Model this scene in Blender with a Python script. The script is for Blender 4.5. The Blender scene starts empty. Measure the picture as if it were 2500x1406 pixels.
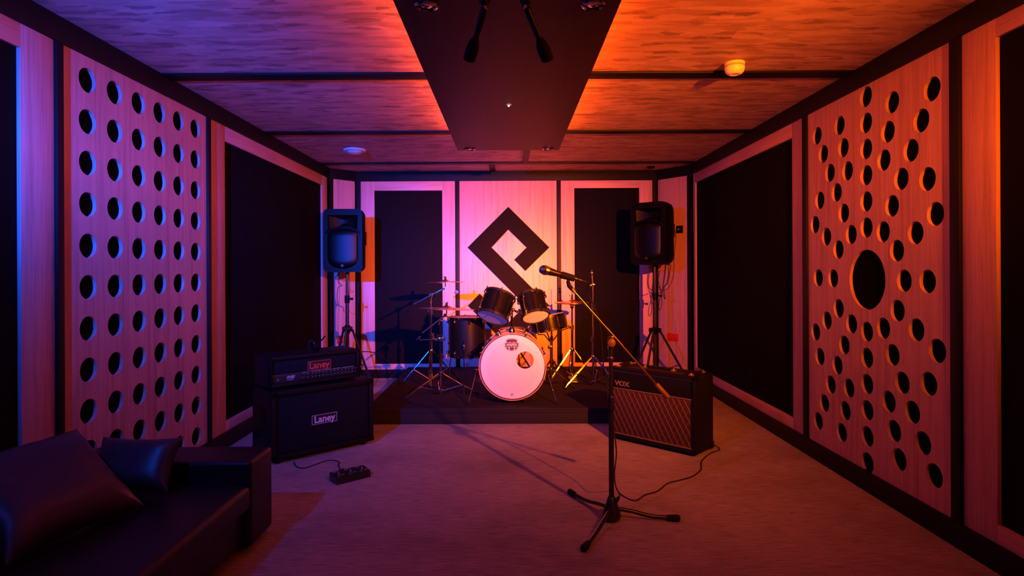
import bpy, bmesh, math, random
from mathutils import Vector, Matrix, Euler

random.seed(7)
C = bpy.context.scene.collection
PI = math.pi
V = Vector

# ------------------------------------------------------------------ camera
F, VX, VY, ROLL, CH = 1468.0, 1242.0, 657.0, 0.0045, 1.28
cam_d = bpy.data.cameras.new('camera')
cam_d.sensor_width = 36.0
cam_d.lens = F / 2500 * 36
cam_d.shift_x = (1250 - VX) / 2500
cam_d.shift_y = -(703 - VY) / 2500
cam_d.clip_start = 0.05
cam = bpy.data.objects.new('camera', cam_d)
cam.matrix_world = Matrix.Translation((0, 0, CH)) @ Matrix.Rotation(PI / 2, 4, 'X') @ Matrix.Rotation(-ROLL, 4, 'Z')
C.objects.link(cam)
bpy.context.scene.camera = cam

def at(px, py, d):
    """world point seen at a photo pixel, at depth d"""
    dx, dy = px - VX, py - VY
    return V(((dx - ROLL * dy) * d / F, d, CH - (dy + ROLL * dx) * d / F))

# ------------------------------------------------------------------ world, exposure, lights
vs = bpy.context.scene.view_settings
vs.view_transform = 'Standard'
vs.look = 'None'
vs.exposure = 0.0
vs.gamma = 1.0
vs.use_curve_mapping = False
w = bpy.data.worlds.new('world')
w.use_nodes = True
w.node_tree.nodes['Background'].inputs[0].default_value = (0.3, 0.1, 0.4, 1)
w.node_tree.nodes['Background'].inputs[1].default_value = 0.002
bpy.context.scene.world = w

def flood(name, loc, aim_h, aim_v, col, power, half_width, steep, radius, core=(0.0, 6.0)):
    """LED flood lamp with a lens: bright core, soft spill; aim_h to the right of straight ahead, aim_v up"""
    ld = bpy.data.lights.new(name, 'POINT')
    ld.color = col
    ld.energy = power
    ld.shadow_soft_size = radius
    ld.use_nodes = True
    t = ld.node_tree
    em = t.nodes['Emission']
    tc = t.nodes.new('ShaderNodeTexCoord')
    sx = t.nodes.new('ShaderNodeSeparateXYZ')
    t.links.new(tc.outputs['Normal'], sx.inputs[0])
    def math_(op, a, b=None):
        n = t.nodes.new('ShaderNodeMath')
        n.operation = op
        t.links.new(a, n.inputs[0])
        if b is not None:
            n.inputs[1].default_value = b
        return n.outputs[0]
    ang = math_('ARCCOSINE', math_('MULTIPLY', sx.outputs['Z'], LAMP_SIGN))
    q = math_('ADD', math_('POWER', math_('MULTIPLY', ang, 1 / math.radians(half_width)), 2.0), 1.0)
    q2 = math_('ADD', math_('POWER', math_('MULTIPLY', ang, 1 / math.radians(core[1] * 2.4)), 2.0), 1.0)
    hot = math_('MULTIPLY', math_('POWER', q2, -6.0), core[0])
    sm = t.nodes.new('ShaderNodeMath')
    t.links.new(math_('POWER', q, -steep), sm.inputs[0])
    t.links.new(hot, sm.inputs[1])
    t.links.new(sm.outputs[0], em.inputs['Strength'])
    o = bpy.data.objects.new(name, ld)
    o.location = loc
    h, v = math.radians(aim_h), math.radians(aim_v)
    d = V((math.sin(h) * math.cos(v), math.cos(h) * math.cos(v), math.sin(v)))
    o.rotation_euler = d.to_track_quat('-Z', 'Y').to_euler()
    C.objects.link(o)

LAMP_SIGN = -1.0
flood('blue_flood', (-1.63, 0.95, 2.02), 4, -7, (0.004, 0.085, 1.0), 2700, 27, 3.5, 0.03, (0.8, 6.5))
flood('amber_flood', (1.63, 0.95, 2.02), -14.5, -8.5, (1.0, 0.14, 0.003), 3000, 53, 10, 0.03, (3.6, 7.0))
LED_COL, LED_POW = (1.0, 0.10, 0.003), 78.0

# ------------------------------------------------------------------ materials
def nmat(name):
    m = bpy.data.materials.new(name)
    m.use_nodes = True
    return m, m.node_tree, m.node_tree.nodes['Principled BSDF']

def simple(name, col, rough=0.5, metal=0.0, spec=0.5, bump=0.0, bscale=200.0, coat=0.0):
    m, t, b = nmat(name)
    b.inputs['Base Color'].default_value = (*col, 1)
    b.inputs['Roughness'].default_value = rough
    b.inputs['Metallic'].default_value = metal
    b.inputs['Specular IOR Level'].default_value = spec
    b.inputs['Coat Weight'].default_value = coat
    b.inputs['Coat Roughness'].default_value = 0.08
    tc = t.nodes.new('ShaderNodeTexCoord')
    nz = t.nodes.new('ShaderNodeTexNoise')
    nz.inputs['Scale'].default_value = bscale
    nz.inputs['Detail'].default_value = 3
    t.links.new(tc.outputs['Object'], nz.inputs['Vector'])
    # slight wear in the gloss everywhere
    mr = t.nodes.new('ShaderNodeMapRange')
    mr.inputs['To Min'].default_value = max(0.0, rough - 0.05)
    mr.inputs['To Max'].default_value = min(1.0, rough + 0.06)
    t.links.new(nz.outputs['Fac'], mr.inputs['Value'])
    t.links.new(mr.outputs['Result'], b.inputs['Roughness'])
    if bump:
        bp = t.nodes.new('ShaderNodeBump')
        bp.inputs['Strength'].default_value = bump
        bp.inputs['Distance'].default_value = 0.001
        t.links.new(nz.outputs['Fac'], bp.inputs['Height'])
        t.links.new(bp.outputs['Normal'], b.inputs['Normal'])
    return m

def ramp(t, fac, stops):
    r = t.nodes.new('ShaderNodeValToRGB')
    el = r.color_ramp.elements
    el[0].position, el[0].color = stops[0][0], (*stops[0][1], 1)
    el[1].position, el[1].color = stops[-1][0], (*stops[-1][1], 1)
    for p, c in stops[1:-1]:
        e = el.new(p)
        e.color = (*c, 1)
    t.links.new(fac, r.inputs['Fac'])
    return r

def mapping(t, scale, src='Object', loc=(0, 0, 0), rot=(0, 0, 0)):
    tc = t.nodes.new('ShaderNodeTexCoord')
    mp = t.nodes.new('ShaderNodeMapping')
    mp.inputs['Scale'].default_value = scale
    mp.inputs['Location'].default_value = loc
    mp.inputs['Rotation'].default_value = rot
    t.links.new(tc.outputs[src], mp.inputs['Vector'])
    return mp

def mixc(t, fac, a, b, mode='MIX'):
    n = t.nodes.new('ShaderNodeMix')
    n.data_type = 'RGBA'
    n.blend_type = mode
    if hasattr(fac, 'default_value') or not isinstance(fac, (int, float)):
        t.links.new(fac, n.inputs[0])
    else:
        n.inputs[0].default_value = fac
    for k, s in ((6, a), (7, b)):
        if isinstance(s, tuple):
            n.inputs[k].default_value = (*s, 1)
        else:
            t.links.new(s, n.inputs[k])
    return n.outputs[2]

def wood(name, base, dark, scale, rough=0.45, contrast=1.0):
    m, t, b = nmat(name)
    mp = mapping(t, scale)
    n1 = t.nodes.new('ShaderNodeTexNoise')
    n1.inputs['Scale'].default_value = 1.0
    n1.inputs['Detail'].default_value = 6
    n1.inputs['Roughness'].default_value = 0.65
    n1.inputs['Distortion'].default_value = 0.25
    t.links.new(mp.outputs[0], n1.inputs['Vector'])
    mp2 = mapping(t, tuple(s * 5 for s in scale), loc=(3, 1, 7))
    n2 = t.nodes.new('ShaderNodeTexNoise')
    n2.inputs['Scale'].default_value = 1.0
    n2.inputs['Detail'].default_value = 2
    t.links.new(mp2.outputs[0], n2.inputs['Vector'])
    r1 = ramp(t, n1.outputs['Fac'], [(0.28, dark), (0.5, base), (0.75, tuple(min(1, c * 1.12) for c in base))])
    r2 = ramp(t, n2.outputs['Fac'], [(0.3, (0.72, 0.7, 0.68)), (0.55, (1, 1, 1))])
    col = mixc(t, 0.6 * contrast, r1.outputs['Color'], r2.outputs['Color'], 'MULTIPLY')
    t.links.new(col, b.inputs['Base Color'])
    b.inputs['Roughness'].default_value = rough
    b.inputs['Specular IOR Level'].default_value = 0.35
    bp = t.nodes.new('ShaderNodeBump')
    bp.inputs['Strength'].default_value = 0.12
    bp.inputs['Distance'].default_value = 0.001
    t.links.new(n2.outputs['Fac'], bp.inputs['Height'])
    t.links.new(bp.outputs['Normal'], b.inputs['Normal'])
    return m

def osb_mat():
    m, t, b = nmat('osb_board')
    cols = []
    heights = []
    for i, (rot, loc, sc) in enumerate([(0.10, (0, 0, 0), (5.5, 26, 1)), (-0.42, (5, 9, 0), (7, 27, 1)), (0.55, (2, 4, 0), (9, 34, 1))]):
        mp = mapping(t, sc, rot=(0, 0, rot), loc=loc)
        nz = t.nodes.new('ShaderNodeTexNoise')
        nz.inputs['Scale'].default_value = 0.8
        nz.inputs['Detail'].default_value = 3
        t.links.new(mp.outputs[0], nz.inputs['Vector'])
        mv = t.nodes.new('ShaderNodeVectorMath')
        mv.operation = 'MULTIPLY_ADD'
        t.links.new(nz.outputs['Color'], mv.inputs[0])
        mv.inputs[1].default_value = (1.3, 1.5, 0)
        t.links.new(mp.outputs[0], mv.inputs[2])
        vo = t.nodes.new('ShaderNodeTexVoronoi')
        vo.voronoi_dimensions = '2D'
        vo.inputs['Scale'].default_value = 1.0
        t.links.new(mv.outputs[0], vo.inputs['Vector'])
        sep = t.nodes.new('ShaderNodeSeparateColor')
        t.links.new(vo.outputs['Color'], sep.inputs[0])
        cols.append(sep.outputs[0])
        heights.append(vo.outputs['Distance'])
    base = ramp(t, cols[0], [(0.0, (0.26, 0.15, 0.14)), (0.35, (0.50, 0.32, 0.30)), (1.0, (0.66, 0.45, 0.43))])
    r2 = ramp(t, cols[1], [(0.0, (0.34, 0.20, 0.18)), (0.5, (0.56, 0.37, 0.35)), (1.0, (0.70, 0.49, 0.47))])
    r3 = ramp(t, cols[2], [(0.0, (0.25, 0.25, 0.25)), (0.10, (0.5, 0.5, 0.5)), (0.2, (1, 1, 1))])
    c = mixc(t, 0.5, base.outputs['Color'], r2.outputs['Color'])
    c = mixc(t, 0.6, c, r3.outputs['Color'], 'MULTIPLY')
    t.links.new(c, b.inputs['Base Color'])
    b.inputs['Roughness'].default_value = 0.62
    b.inputs['Specular IOR Level'].default_value = 0.3
    mm = t.nodes.new('ShaderNodeMath')
    mm.operation = 'ADD'
    t.links.new(cols[0], mm.inputs[0])
    t.links.new(cols[2], mm.inputs[1])
    bp = t.nodes.new('ShaderNodeBump')
    bp.inputs['Strength'].default_value = 0.7
    bp.inputs['Distance'].default_value = 0.0016
    t.links.new(mm.outputs[0], bp.inputs['Height'])
    t.links.new(bp.outputs['Normal'], b.inputs['Normal'])
    return m

def carpet_mat():
    m, t, b = nmat('ribbed_carpet')
    mp = mapping(t, (9, 120, 1))
    n1 = t.nodes.new('ShaderNodeTexNoise')
    n1.inputs['Scale'].default_value = 1.0
    n1.inputs['Detail'].default_value = 4
    t.links.new(mp.outputs[0], n1.inputs['Vector'])
    mp2 = mapping(t, (1.1, 1.6, 1), loc=(4.2, 2.1, 0))
    n2 = t.nodes.new('ShaderNodeTexNoise')
    n2.inputs['Scale'].default_value = 1.0
    n2.inputs['Detail'].default_value = 5
    n2.inputs['Roughness'].default_value = 0.6
    t.links.new(mp2.outputs[0], n2.inputs['Vector'])
    mp3 = mapping(t, (14, 26, 1), loc=(1, 3, 0))
    n3 = t.nodes.new('ShaderNodeTexNoise')
    n3.inputs['Scale'].default_value = 1.0
    n3.inputs['Detail'].default_value = 5
    n3.inputs['Roughness'].default_value = 0.7
    t.links.new(mp3.outputs[0], n3.inputs['Vector'])
    mp4 = mapping(t, (240, 240, 1))
    n4 = t.nodes.new('ShaderNodeTexNoise')
    n4.inputs['Scale'].default_value = 1.0
    t.links.new(mp4.outputs[0], n4.inputs['Vector'])
    r1 = ramp(t, n1.outputs['Fac'], [(0.3, (0.34, 0.29, 0.245)), (0.5, (0.50, 0.44, 0.39)), (0.72, (0.62, 0.56, 0.50))])
    r2 = ramp(t, n2.outputs['Fac'], [(0.32, (0.62, 0.6, 0.58)), (0.55, (1, 1, 1))])
    r3 = ramp(t, n3.outputs['Fac'], [(0.27, (0.35, 0.32, 0.3)), (0.37, (1, 1, 1))])
    r4 = ramp(t, n4.outputs['Fac'], [(0.3, (0.66, 0.66, 0.66)), (0.6, (1, 1, 1))])
    c = mixc(t, 0.8, r1.outputs['Color'], r2.outputs['Color'], 'MULTIPLY')
    c = mixc(t, 0.9, c, r3.outputs['Color'], 'MULTIPLY')
    c = mixc(t, 0.8, c, r4.outputs['Color'], 'MULTIPLY')
    t.links.new(c, b.inputs['Base Color'])
    b.inputs['Roughness'].default_value = 0.95
    b.inputs['Specular IOR Level'].default_value = 0.1
    mm = t.nodes.new('ShaderNodeMath')
    mm.operation = 'ADD'
    t.links.new(n1.outputs['Fac'], mm.inputs[0])
    t.links.new(n4.outputs['Fac'], mm.inputs[1])
    bp = t.nodes.new('ShaderNodeBump')
    bp.inputs['Strength'].default_value = 0.9
    bp.inputs['Distance'].default_value = 0.004
    t.links.new(mm.outputs[0], bp.inputs['Height'])
    t.links.new(bp.outputs['Normal'], b.inputs['Normal'])
    return m

def grille_mat():
    """brown cloth with a woven diamond lattice, in the plane local x / z"""
    m, t, b = nmat('diamond_grille_cloth')
    tc = t.nodes.new('ShaderNodeTexCoord')
    sx = t.nodes.new('ShaderNodeSeparateXYZ')
    t.links.new(tc.outputs['Object'], sx.inputs[0])
    def line(sign, width):
        a = t.nodes.new('ShaderNodeMath'); a.operation = 'MULTIPLY'; a.inputs[1].default_value = 1 / 0.045
        t.links.new(sx.outputs['X'], a.inputs[0])
        c = t.nodes.new('ShaderNodeMath'); c.operation = 'MULTIPLY_ADD'; c.inputs[1].default_value = sign / 0.078
        t.links.new(sx.outputs['Z'], c.inputs[0]); t.links.new(a.outputs[0], c.inputs[2])
        f = t.nodes.new('ShaderNodeMath'); f.operation = 'FRACT'
        t.links.new(c.outputs[0], f.inputs[0])
        s = t.nodes.new('ShaderNodeMath'); s.operation = 'SUBTRACT'; s.inputs[1].default_value = 0.5
        t.links.new(f.outputs[0], s.inputs[0])
        ab = t.nodes.new('ShaderNodeMath'); ab.operation = 'ABSOLUTE'
        t.links.new(s.outputs[0], ab.inputs[0])
        l = t.nodes.new('ShaderNodeMath'); l.operation = 'LESS_THAN'; l.inputs[1].default_value = width
        t.links.new(ab.outputs[0], l.inputs[0])
        return l.outputs[0]
    l1, l2 = line(1, 0.065), line(-1, 0.035)
    c = mixc(t, l2, (0.050, 0.010, 0.008), (0.13, 0.075, 0.05))
    c = mixc(t, l1, c, (0.27, 0.17, 0.11))
    nz = t.nodes.new('ShaderNodeTexNoise'); nz.inputs['Scale'].default_value = 420
    t.links.new(tc.outputs['Object'], nz.inputs['Vector'])
    r = ramp(t, nz.outputs['Fac'], [(0.35, (0.5, 0.5, 0.5)), (0.6, (1, 1, 1))])
    c = mixc(t, 0.7, c, r.outputs['Color'], 'MULTIPLY')
    t.links.new(c, b.inputs['Base Color'])
    b.inputs['Roughness'].default_value = 0.8
    return m

def clear_film(name):
    m, t, b = nmat(name)
    b.inputs['Base Color'].default_value = (0.7, 0.68, 0.66, 1)
    b.inputs['Roughness'].default_value = 0.2
    b.inputs['Alpha'].default_value = 0.22
    return m

def emit(name, col, strength):
    m, t, b = nmat(name)
    b.inputs['Base Color'].default_value = (0.02, 0.02, 0.02, 1)
    b.inputs['Emission Color'].default_value = (*col, 1)
    b.inputs['Emission Strength'].default_value = strength
    return m

BASE, DARK = (0.62, 0.35, 0.33), (0.44, 0.22, 0.21)
M = dict(
    ply=wood('plywood_upright_grain', BASE, DARK, (26, 26, 0.9)),
    rail=wood('plywood_level_grain', BASE, DARK, (0.9, 0.9, 26)),
    cloud=wood('walnut_veneer', (0.030, 0.008, 0.009), (0.016, 0.005, 0.005), (22, 0.8, 22), 0.6),
    osb=osb_mat(), carpet=carpet_mat(), grille=grille_mat(),
    paint=simple('black_paint', (0.007, 0.006, 0.008), 0.5, spec=0.14, bump=0.15, bscale=60),
    fabric=simple('black_acoustic_fabric', (0.0075, 0.0065, 0.0085), 0.95, spec=0.06, bump=0.5, bscale=500),
    back=simple('black_backing', (0.004, 0.0035, 0.0035), 0.95, spec=0.03),
    emblem=simple('black_emblem_board', (0.006, 0.0035, 0.0045), 0.7, spec=0.06, bump=0.1, bscale=40),
    riser=simple('dark_riser_carpet', (0.020, 0.015, 0.016), 0.9, spec=0.15, bump=0.8, bscale=320),
    riserface=simple('dark_riser_face', (0.020, 0.017, 0.020), 0.75, spec=0.2, bump=0.6, bscale=240),
    tolex=simple('black_tolex', (0.0055, 0.005, 0.0055), 0.5, spec=0.2, bump=0.8, bscale=420),
    ampcloth=simple('black_amp_cloth', (0.0085, 0.008, 0.010), 0.8, spec=0.14, bump=0.6, bscale=600),
    plastic=simple('black_plastic', (0.0032, 0.0032, 0.0036), 0.42, spec=0.09, bump=0.25, bscale=520),
    mesh=simple('black_steel_mesh', (0.016, 0.016, 0.019), 0.30, metal=0.9, bump=0.7, bscale=700),
    bmetal=simple('black_enamelled_steel', (0.015, 0.014, 0.014), 0.28, spec=0.6),
    rubber=simple('black_rubber', (0.012, 0.011, 0.011), 0.75, spec=0.25),
    chrome=simple('chrome', (0.62, 0.62, 0.64), 0.10, metal=1.0, bscale=30),
    steel=simple('brushed_steel', (0.55, 0.54, 0.53), 0.3, metal=1.0),
    bronze=simple('cymbal_bronze', (0.72, 0.42, 0.17), 0.30, metal=1.0, bump=0.2, bscale=120),
    shell=simple('black_lacquered_shell', (0.004, 0.004, 0.005), 0.18, spec=0.5, coat=0.3),
    shellsatin=simple('black_satin_shell', (0.035, 0.034, 0.038), 0.30, metal=0.85),
    maple=wood('hoop_maple', (0.46, 0.28, 0.17), (0.34, 0.19, 0.11), (3, 3, 30), 0.35),
    head=simple('white_drumhead', (0.80, 0.79, 0.77), 0.45, spec=0.4, bscale=18),
    headring=simple('white_drumhead_muffle', (0.86, 0.86, 0.85), 0.45, spec=0.4, bscale=18),
    smoke=clear_film('clear_drumhead'),
    print=simple('dark_print', (0.045, 0.03, 0.06), 0.5),
    printlight=simple('pale_print', (0.72, 0.70, 0.72), 0.5),
    leather=simple('dark_leather', (0.010, 0.007, 0.008), 0.42, spec=0.35, bump=0.5, bscale=160),
    cushion=simple('dark_satin_cushion', (0.030, 0.022, 0.026), 0.38, spec=0.5, bump=0.35, bscale=26),
    redletter=simple('red_letter', (0.62, 0.07, 0.05), 0.4),
    redplate=simple('dark_red_plate', (0.05, 0.008, 0.008), 0.4),
    silver=simple('silver_letter', (0.78, 0.78, 0.80), 0.35, metal=0.3),
    gold=simple('gold_trim', (0.50, 0.36, 0.20), 0.3, metal=0.7),
    knob=simple('black_knob', (0.02, 0.02, 0.02), 0.3),
    white=simple('white_plastic', (0.78, 0.77, 0.74), 0.4),
    red=simple('red_plastic', (0.62, 0.03, 0.025), 0.35),
    amberknob=simple('tan_plastic_knob', (0.15, 0.085, 0.03), 0.5),
    blue=simple('blue_plastic', (0.05, 0.09, 0.40), 0.4),
    brass=simple('brass_boom_tube', (0.48, 0.33, 0.14), 0.24, metal=1.0),
    cable=simple('black_cable', (0.012, 0.011, 0.011), 0.5),
    led=emit('led_strip_glow', LED_COL, LED_POW),
    greenled=emit('green_led_glow', (0.35, 1.0, 0.55), 3.0),
    ringled=emit('violet_led_glow', (0.75, 0.35, 1.0), 6.0),
    ledtube=simple('strip_carrier', (0.3, 0.3, 0.3), 0.5),
)

# ------------------------------------------------------------------ mesh helpers
class MB:
    def __init__(self):
        self.bm = bmesh.new()
    def _merge(self, b2, mat=None):
        if mat is not None:
            b2.transform(mat)
        me = bpy.data.meshes.new('tmp')
        b2.to_mesh(me)
        self.bm.from_mesh(me)
        bpy.data.meshes.remove(me)
        b2.free()
        return self
    def box(self, c, s, rot=None, bevel=0.0, seg=2):
        b = bmesh.new()
        bmesh.ops.create_cube(b, size=1.0)
        bmesh.ops.scale(b, vec=s, verts=b.verts)
        if bevel:
            bmesh.ops.bevel(b, geom=list(b.edges), offset=bevel, segments=seg, profile=0.6, affect='EDGES')
        mt = Matrix.Translation(c)
        if rot is not None:
            mt = mt @ (rot.to_4x4() if isinstance(rot, Matrix) else Euler(rot).to_matrix().to_4x4())
        return self._merge(b, mt)
    def lim(self, lo, hi, bevel=0.0):
        lo, hi = V(lo), V(hi)
        return self.box((lo + hi) / 2, hi - lo, bevel=bevel)
    def tube(self, pts, r, n=12, cap=True):
        pts = [V(p) for p in pts]
        rs = r if isinstance(r, (list, tuple)) else [r] * len(pts)
        bm = self.bm
        rings = []
        up = None
        for i, p in enumerate(pts):
            a = pts[max(0, i - 1)]
            c = pts[min(len(pts) - 1, i + 1)]
            t = (c - a)
            if t.length < 1e-9:
                t = V((0, 0, 1))
            t.normalize()
            if up is None:
                up = V((0, 0, 1)) if abs(t.z) < 0.9 else V((1, 0, 0))
            up = (up - t * up.dot(t))
            if up.length < 1e-6:
                up = V((1, 0, 0)) - t * t.x
            up.normalize()
            s = t.cross(up)
            rings.append([bm.verts.new(p + (up * math.cos(2 * PI * k / n) + s * math.sin(2 * PI * k / n)) * rs[i]) for k in range(n)])
        for i in range(len(rings) - 1):
            for k in range(n):
                bm.faces.new((rings[i][k], rings[i][(k + 1) % n], rings[i + 1][(k + 1) % n], rings[i + 1][k]))
        if cap:
            bm.faces.new(rings[0][::-1])
            bm.faces.new(rings[-1])
        return self
    def cyl(self, p0, p1, r0, r1=None, n=20):
        return self.tube([p0, p1], [r0, r0 if r1 is None else r1], n)
    def lathe(self, prof, n=32, mat=None):
        """profile of (r, z), turned round z"""
        b = bmesh.new()
        rings = []
        for r, z in prof:
            if r < 1e-6:
                rings.append([b.verts.new((0, 0, z))])
            else:
                rings.append([b.verts.new((r * math.cos(2 * PI * k / n), r * math.sin(2 * PI * k / n), z)) for k in range(n)])
        for a, c in zip(rings, rings[1:]):
            if len(a) == 1 and len(c) == 1:
                continue
            for k in range(n):
                if len(a) == 1:
                    b.faces.new((a[0], c[(k + 1) % n], c[k]))
                elif len(c) == 1:
                    b.faces.new((a[k], a[(k + 1) % n], c[0]))
                else:
                    b.faces.new((a[k], a[(k + 1) % n], c[(k + 1) % n], c[k]))
        bmesh.ops.recalc_face_normals(b, faces=b.faces)
        return self._merge(b, mat)
    def prism(self, poly, depth, mat=None, bevel=0.0):
        """polygon in local xy, extruded from z=0 to z=depth"""
        b = bmesh.new()
        vs_ = [b.verts.new((x, y, 0)) for x, y in poly]
        f = b.faces.new(vs_)
        r = bmesh.ops.extrude_face_region(b, geom=[f])
        bmesh.ops.translate(b, vec=(0, 0, depth), verts=[e for e in r['geom'] if isinstance(e, bmesh.types.BMVert)])
        bmesh.ops.recalc_face_normals(b, faces=b.faces)
        if bevel:
            bmesh.ops.bevel(b, geom=list(b.edges), offset=bevel, segments=2, affect='EDGES')
        return self._merge(b, mat)
    def ball(self, c, r, s=(1, 1, 1), n=16):
        b = bmesh.new()
        bmesh.ops.create_uvsphere(b, u_segments=n, v_segments=n // 2 + 2, radius=r)
        bmesh.ops.scale(b, vec=s, verts=b.verts)
        return self._merge(b, Matrix.Translation(c))
    def torus(self, R, r, mat=None, n=40, k=10):
        prof = [(R + r * math.cos(2 * PI * i / k), r * math.sin(2 * PI * i / k)) for i in range(k + 1)]
        return self.lathe(prof, n, mat)
    def mesh(self, me, mat=None):
        b = bmesh.new()
        b.from_mesh(me)
        return self._merge(b, mat)
    def build(self, name, mat, parent=None, smooth=True, weld=True):
        if weld:
            bmesh.ops.remove_doubles(self.bm, verts=self.bm.verts, dist=1e-5)
        me = bpy.data.meshes.new(name)
        self.bm.to_mesh(me)
        self.bm.free()
        me.materials.append(M[mat] if isinstance(mat, str) else mat)
        if smooth and len(me.polygons):
            me.polygons.foreach_set('use_smooth', [True] * len(me.polygons))
            me.set_sharp_from_angle(angle=math.radians(38))
        o = bpy.data.objects.new(name, me)
        C.objects.link(o)
        if parent:
            o.parent = parent
        return o

def curve_mesh(cu):
    o = bpy.data.objects.new('tmp_curve', cu)
    C.objects.link(o)
    dg = bpy.context.evaluated_depsgraph_get()
    me = bpy.data.meshes.new_from_object(o.evaluated_get(dg))
    bpy.data.objects.remove(o)
    bpy.data.curves.remove(cu)
    return me

def sheet(outline, holes, thick):
    """flat board in local xy (z from -thick/2 to thick/2) with true holes; holes = lists of points"""
    cu = bpy.data.curves.new('sheet', 'CURVE')
    cu.dimensions = '2D'
    cu.fill_mode = 'BOTH'
    cu.extrude = thick / 2
    for pts in [outline] + holes:
        sp = cu.splines.new('POLY')
        sp.points.add(len(pts) - 1)
        for q, (x, y) in zip(sp.points, pts):
            q.co = (x, y, 0, 1)
        sp.use_cyclic_u = True
    return curve_mesh(cu)

def circle(cx, cy, r, n=48):
    return [(cx + r * math.cos(2 * PI * k / n), cy + r * math.sin(2 * PI * k / n)) for k in range(n)]

def rrect(w_, h_, r, n=6, cx=0, cy=0):
    out = []
    for sx, sy, a0 in ((1, 1, 0), (-1, 1, PI / 2), (-1, -1, PI), (1, -1, 1.5 * PI)):
        for i in range(n + 1):
            a = a0 + PI / 2 * i / n
            out.append((cx + sx * (w_ / 2 - r) + r * math.cos(a), cy + sy * (h_ / 2 - r) + r * math.sin(a)))
    return out

def text_mesh(s, size, extrude=0.0015, bold=0.0, shear=0.0, sx=1.0):
    cu = bpy.data.curves.new('text', 'FONT')
    cu.body = s
    cu.size = size
    cu.extrude = extrude
    cu.offset = bold
    cu.shear = shear
    cu.align_x = 'CENTER'
    cu.align_y = 'CENTER'
    cu.resolution_u = 4
    me = curve_mesh(cu)
    if sx != 1.0:
        me.transform(Matrix.Diagonal((sx, 1, 1, 1)))
    return me

def frame(o, x, y, z=None):
    """matrix whose columns are local x, y, z axes at origin o"""
    x = V(x).normalized()
    y = (V(y) - x * V(y).dot(x)).normalized()
    z = x.cross(y)
    m = Matrix((x, y, z)).transposed().to_4x4()
    m.translation = V(o)
    return m

def axis(o, z):
    """matrix with local z along the given axis"""
    q = V(z).to_track_quat('Z', 'Y')
    m = q.to_matrix().to_4x4()
    m.translation = V(o)
    return m

UPRIGHT = Matrix(((1, 0, 0, 0), (0, 0, -1, 0), (0, 1, 0, 0), (0, 0, 0, 1)))   # xy sheet -> xz plane, front facing -y

def smooth_path(pts, k=8):
    pts = [V(p) for p in pts]
    P = [2 * pts[0] - pts[1]] + pts + [2 * pts[-1] - pts[-2]]
    out = []
    for i in range(1, len(P) - 2):
        a, b, c, d = P[i - 1], P[i], P[i + 1], P[i + 2]
        for j in range(k):
            t = j / k
            out.append(0.5 * ((2 * b) + (c - a) * t + (2 * a - 5 * b + 4 * c - d) * t * t + (3 * b - a - 3 * c + d) * t ** 3))
    out.append(pts[-1])
    return out

def tag(o, label, cat, group=None):
    o['label'] = label
    o['category'] = cat
    if group:
        o['group'] = group
    return o

def thing(name, label, cat, loc=(0, 0, 0), rz=0.0, group=None):
    o = bpy.data.objects.new(name, None)
    o.empty_display_size = 0.05
    o.location = loc
    o.rotation_euler = (0, 0, rz)
    C.objects.link(o)
    return tag(o, label, cat, group)

def struct(name, mb, mat):
    o = mb.build(name, mat)
    o['kind'] = 'structure'
    return o

# ------------------------------------------------------------------ room shell
WX, PX = 2.05, 2.035            # plywood face and batten face of the side walls
ZC, ZB, ZT = 2.44, 2.324, 0.115  # ceiling, underside of wall beam, top of baseboard
YB = 7.115                       # plywood face of the back wall
Y0 = -1.3
struct('floor', MB().lim((-2.3, Y0 - 0.2, -0.1), (2.3, 7.4, 0)), 'carpet')
struct('ceiling', MB().lim((-2.3, Y0 - 0.2, ZC), (2.3, 7.4, ZC + 0.1)), 'osb')
struct('wall_left', MB().lim((-2.2, Y0, 0), (-2.0695, 7.1345, ZC)), 'back')
struct('wall_right', MB().lim((2.0695, Y0, 0), (2.2, 7.1345, ZC)), 'back')
struct('wall_back', MB().lim((-2.2, 7.1345, 0), (2.2, 7.25, ZC)), 'back')
struct('wall_front', MB().lim((-2.2, Y0 - 0.12, 0), (2.2, Y0, ZC)), 'back')

tn = [0]
def trim(lo, hi, bevel=0.002):
    tn[0] += 1
    return struct('trim_%d' % tn[0], MB().lim(lo, hi, bevel=bevel), 'paint')

YL, YR = 6.85, 6.72               # where the side walls end and the corner splays begin
# beams under the ceiling and baseboards
trim((-2.068, Y0, ZB), (-PX, YL, ZC))
trim((PX, Y0, ZB), (2.068, YR, ZC))
trim((-1.80, 7.10, ZB), (1.752, 7.133, ZC))
def base(name, lo, hi):
    struct(name, MB().lim(lo, hi, bevel=0.002), 'paint')
base('baseboard_left', (-2.068, Y0, 0), (-PX, YL, ZT))
base('baseboard_right', (PX, Y0, 0), (2.068, YR, ZT))
base('baseboard_back', (-1.80, 7.10, 0), (1.752, 7.133, 0.10))
# upright battens on the side walls
for x0, x1, y0, y1 in ((-2.068, -PX, 2.715, 2.756), (-2.068, -PX, 4.082, 4.121), (PX, 2.068, 2.716, 2.776), (PX, 2.068, 4.112, 4.168)):
    trim((x0, y0, ZT), (x1, y1, ZB))
# upright battens on the back wall
for x0, x1 in ((-1.80, -1.748), (-0.629, -0.580), (0.571, 0.619), (1.703, 1.752)):
    trim((x0, 7.10, 0.10), (x1, 7.133, ZB))
# ceiling battens
for y0, y1 in ((3.53, 3.64), (5.02, 5.12), (6.49, 6.59)):
    trim((-PX, y0, ZC - 0.012), (PX, y1, ZC))
trim((0.150, 5.12, ZC - 0.010), (0.215, 6.49, ZC))
trim((-0.215, 6.59, ZC - 0.010), (-0.15, 7.10, ZC))

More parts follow.
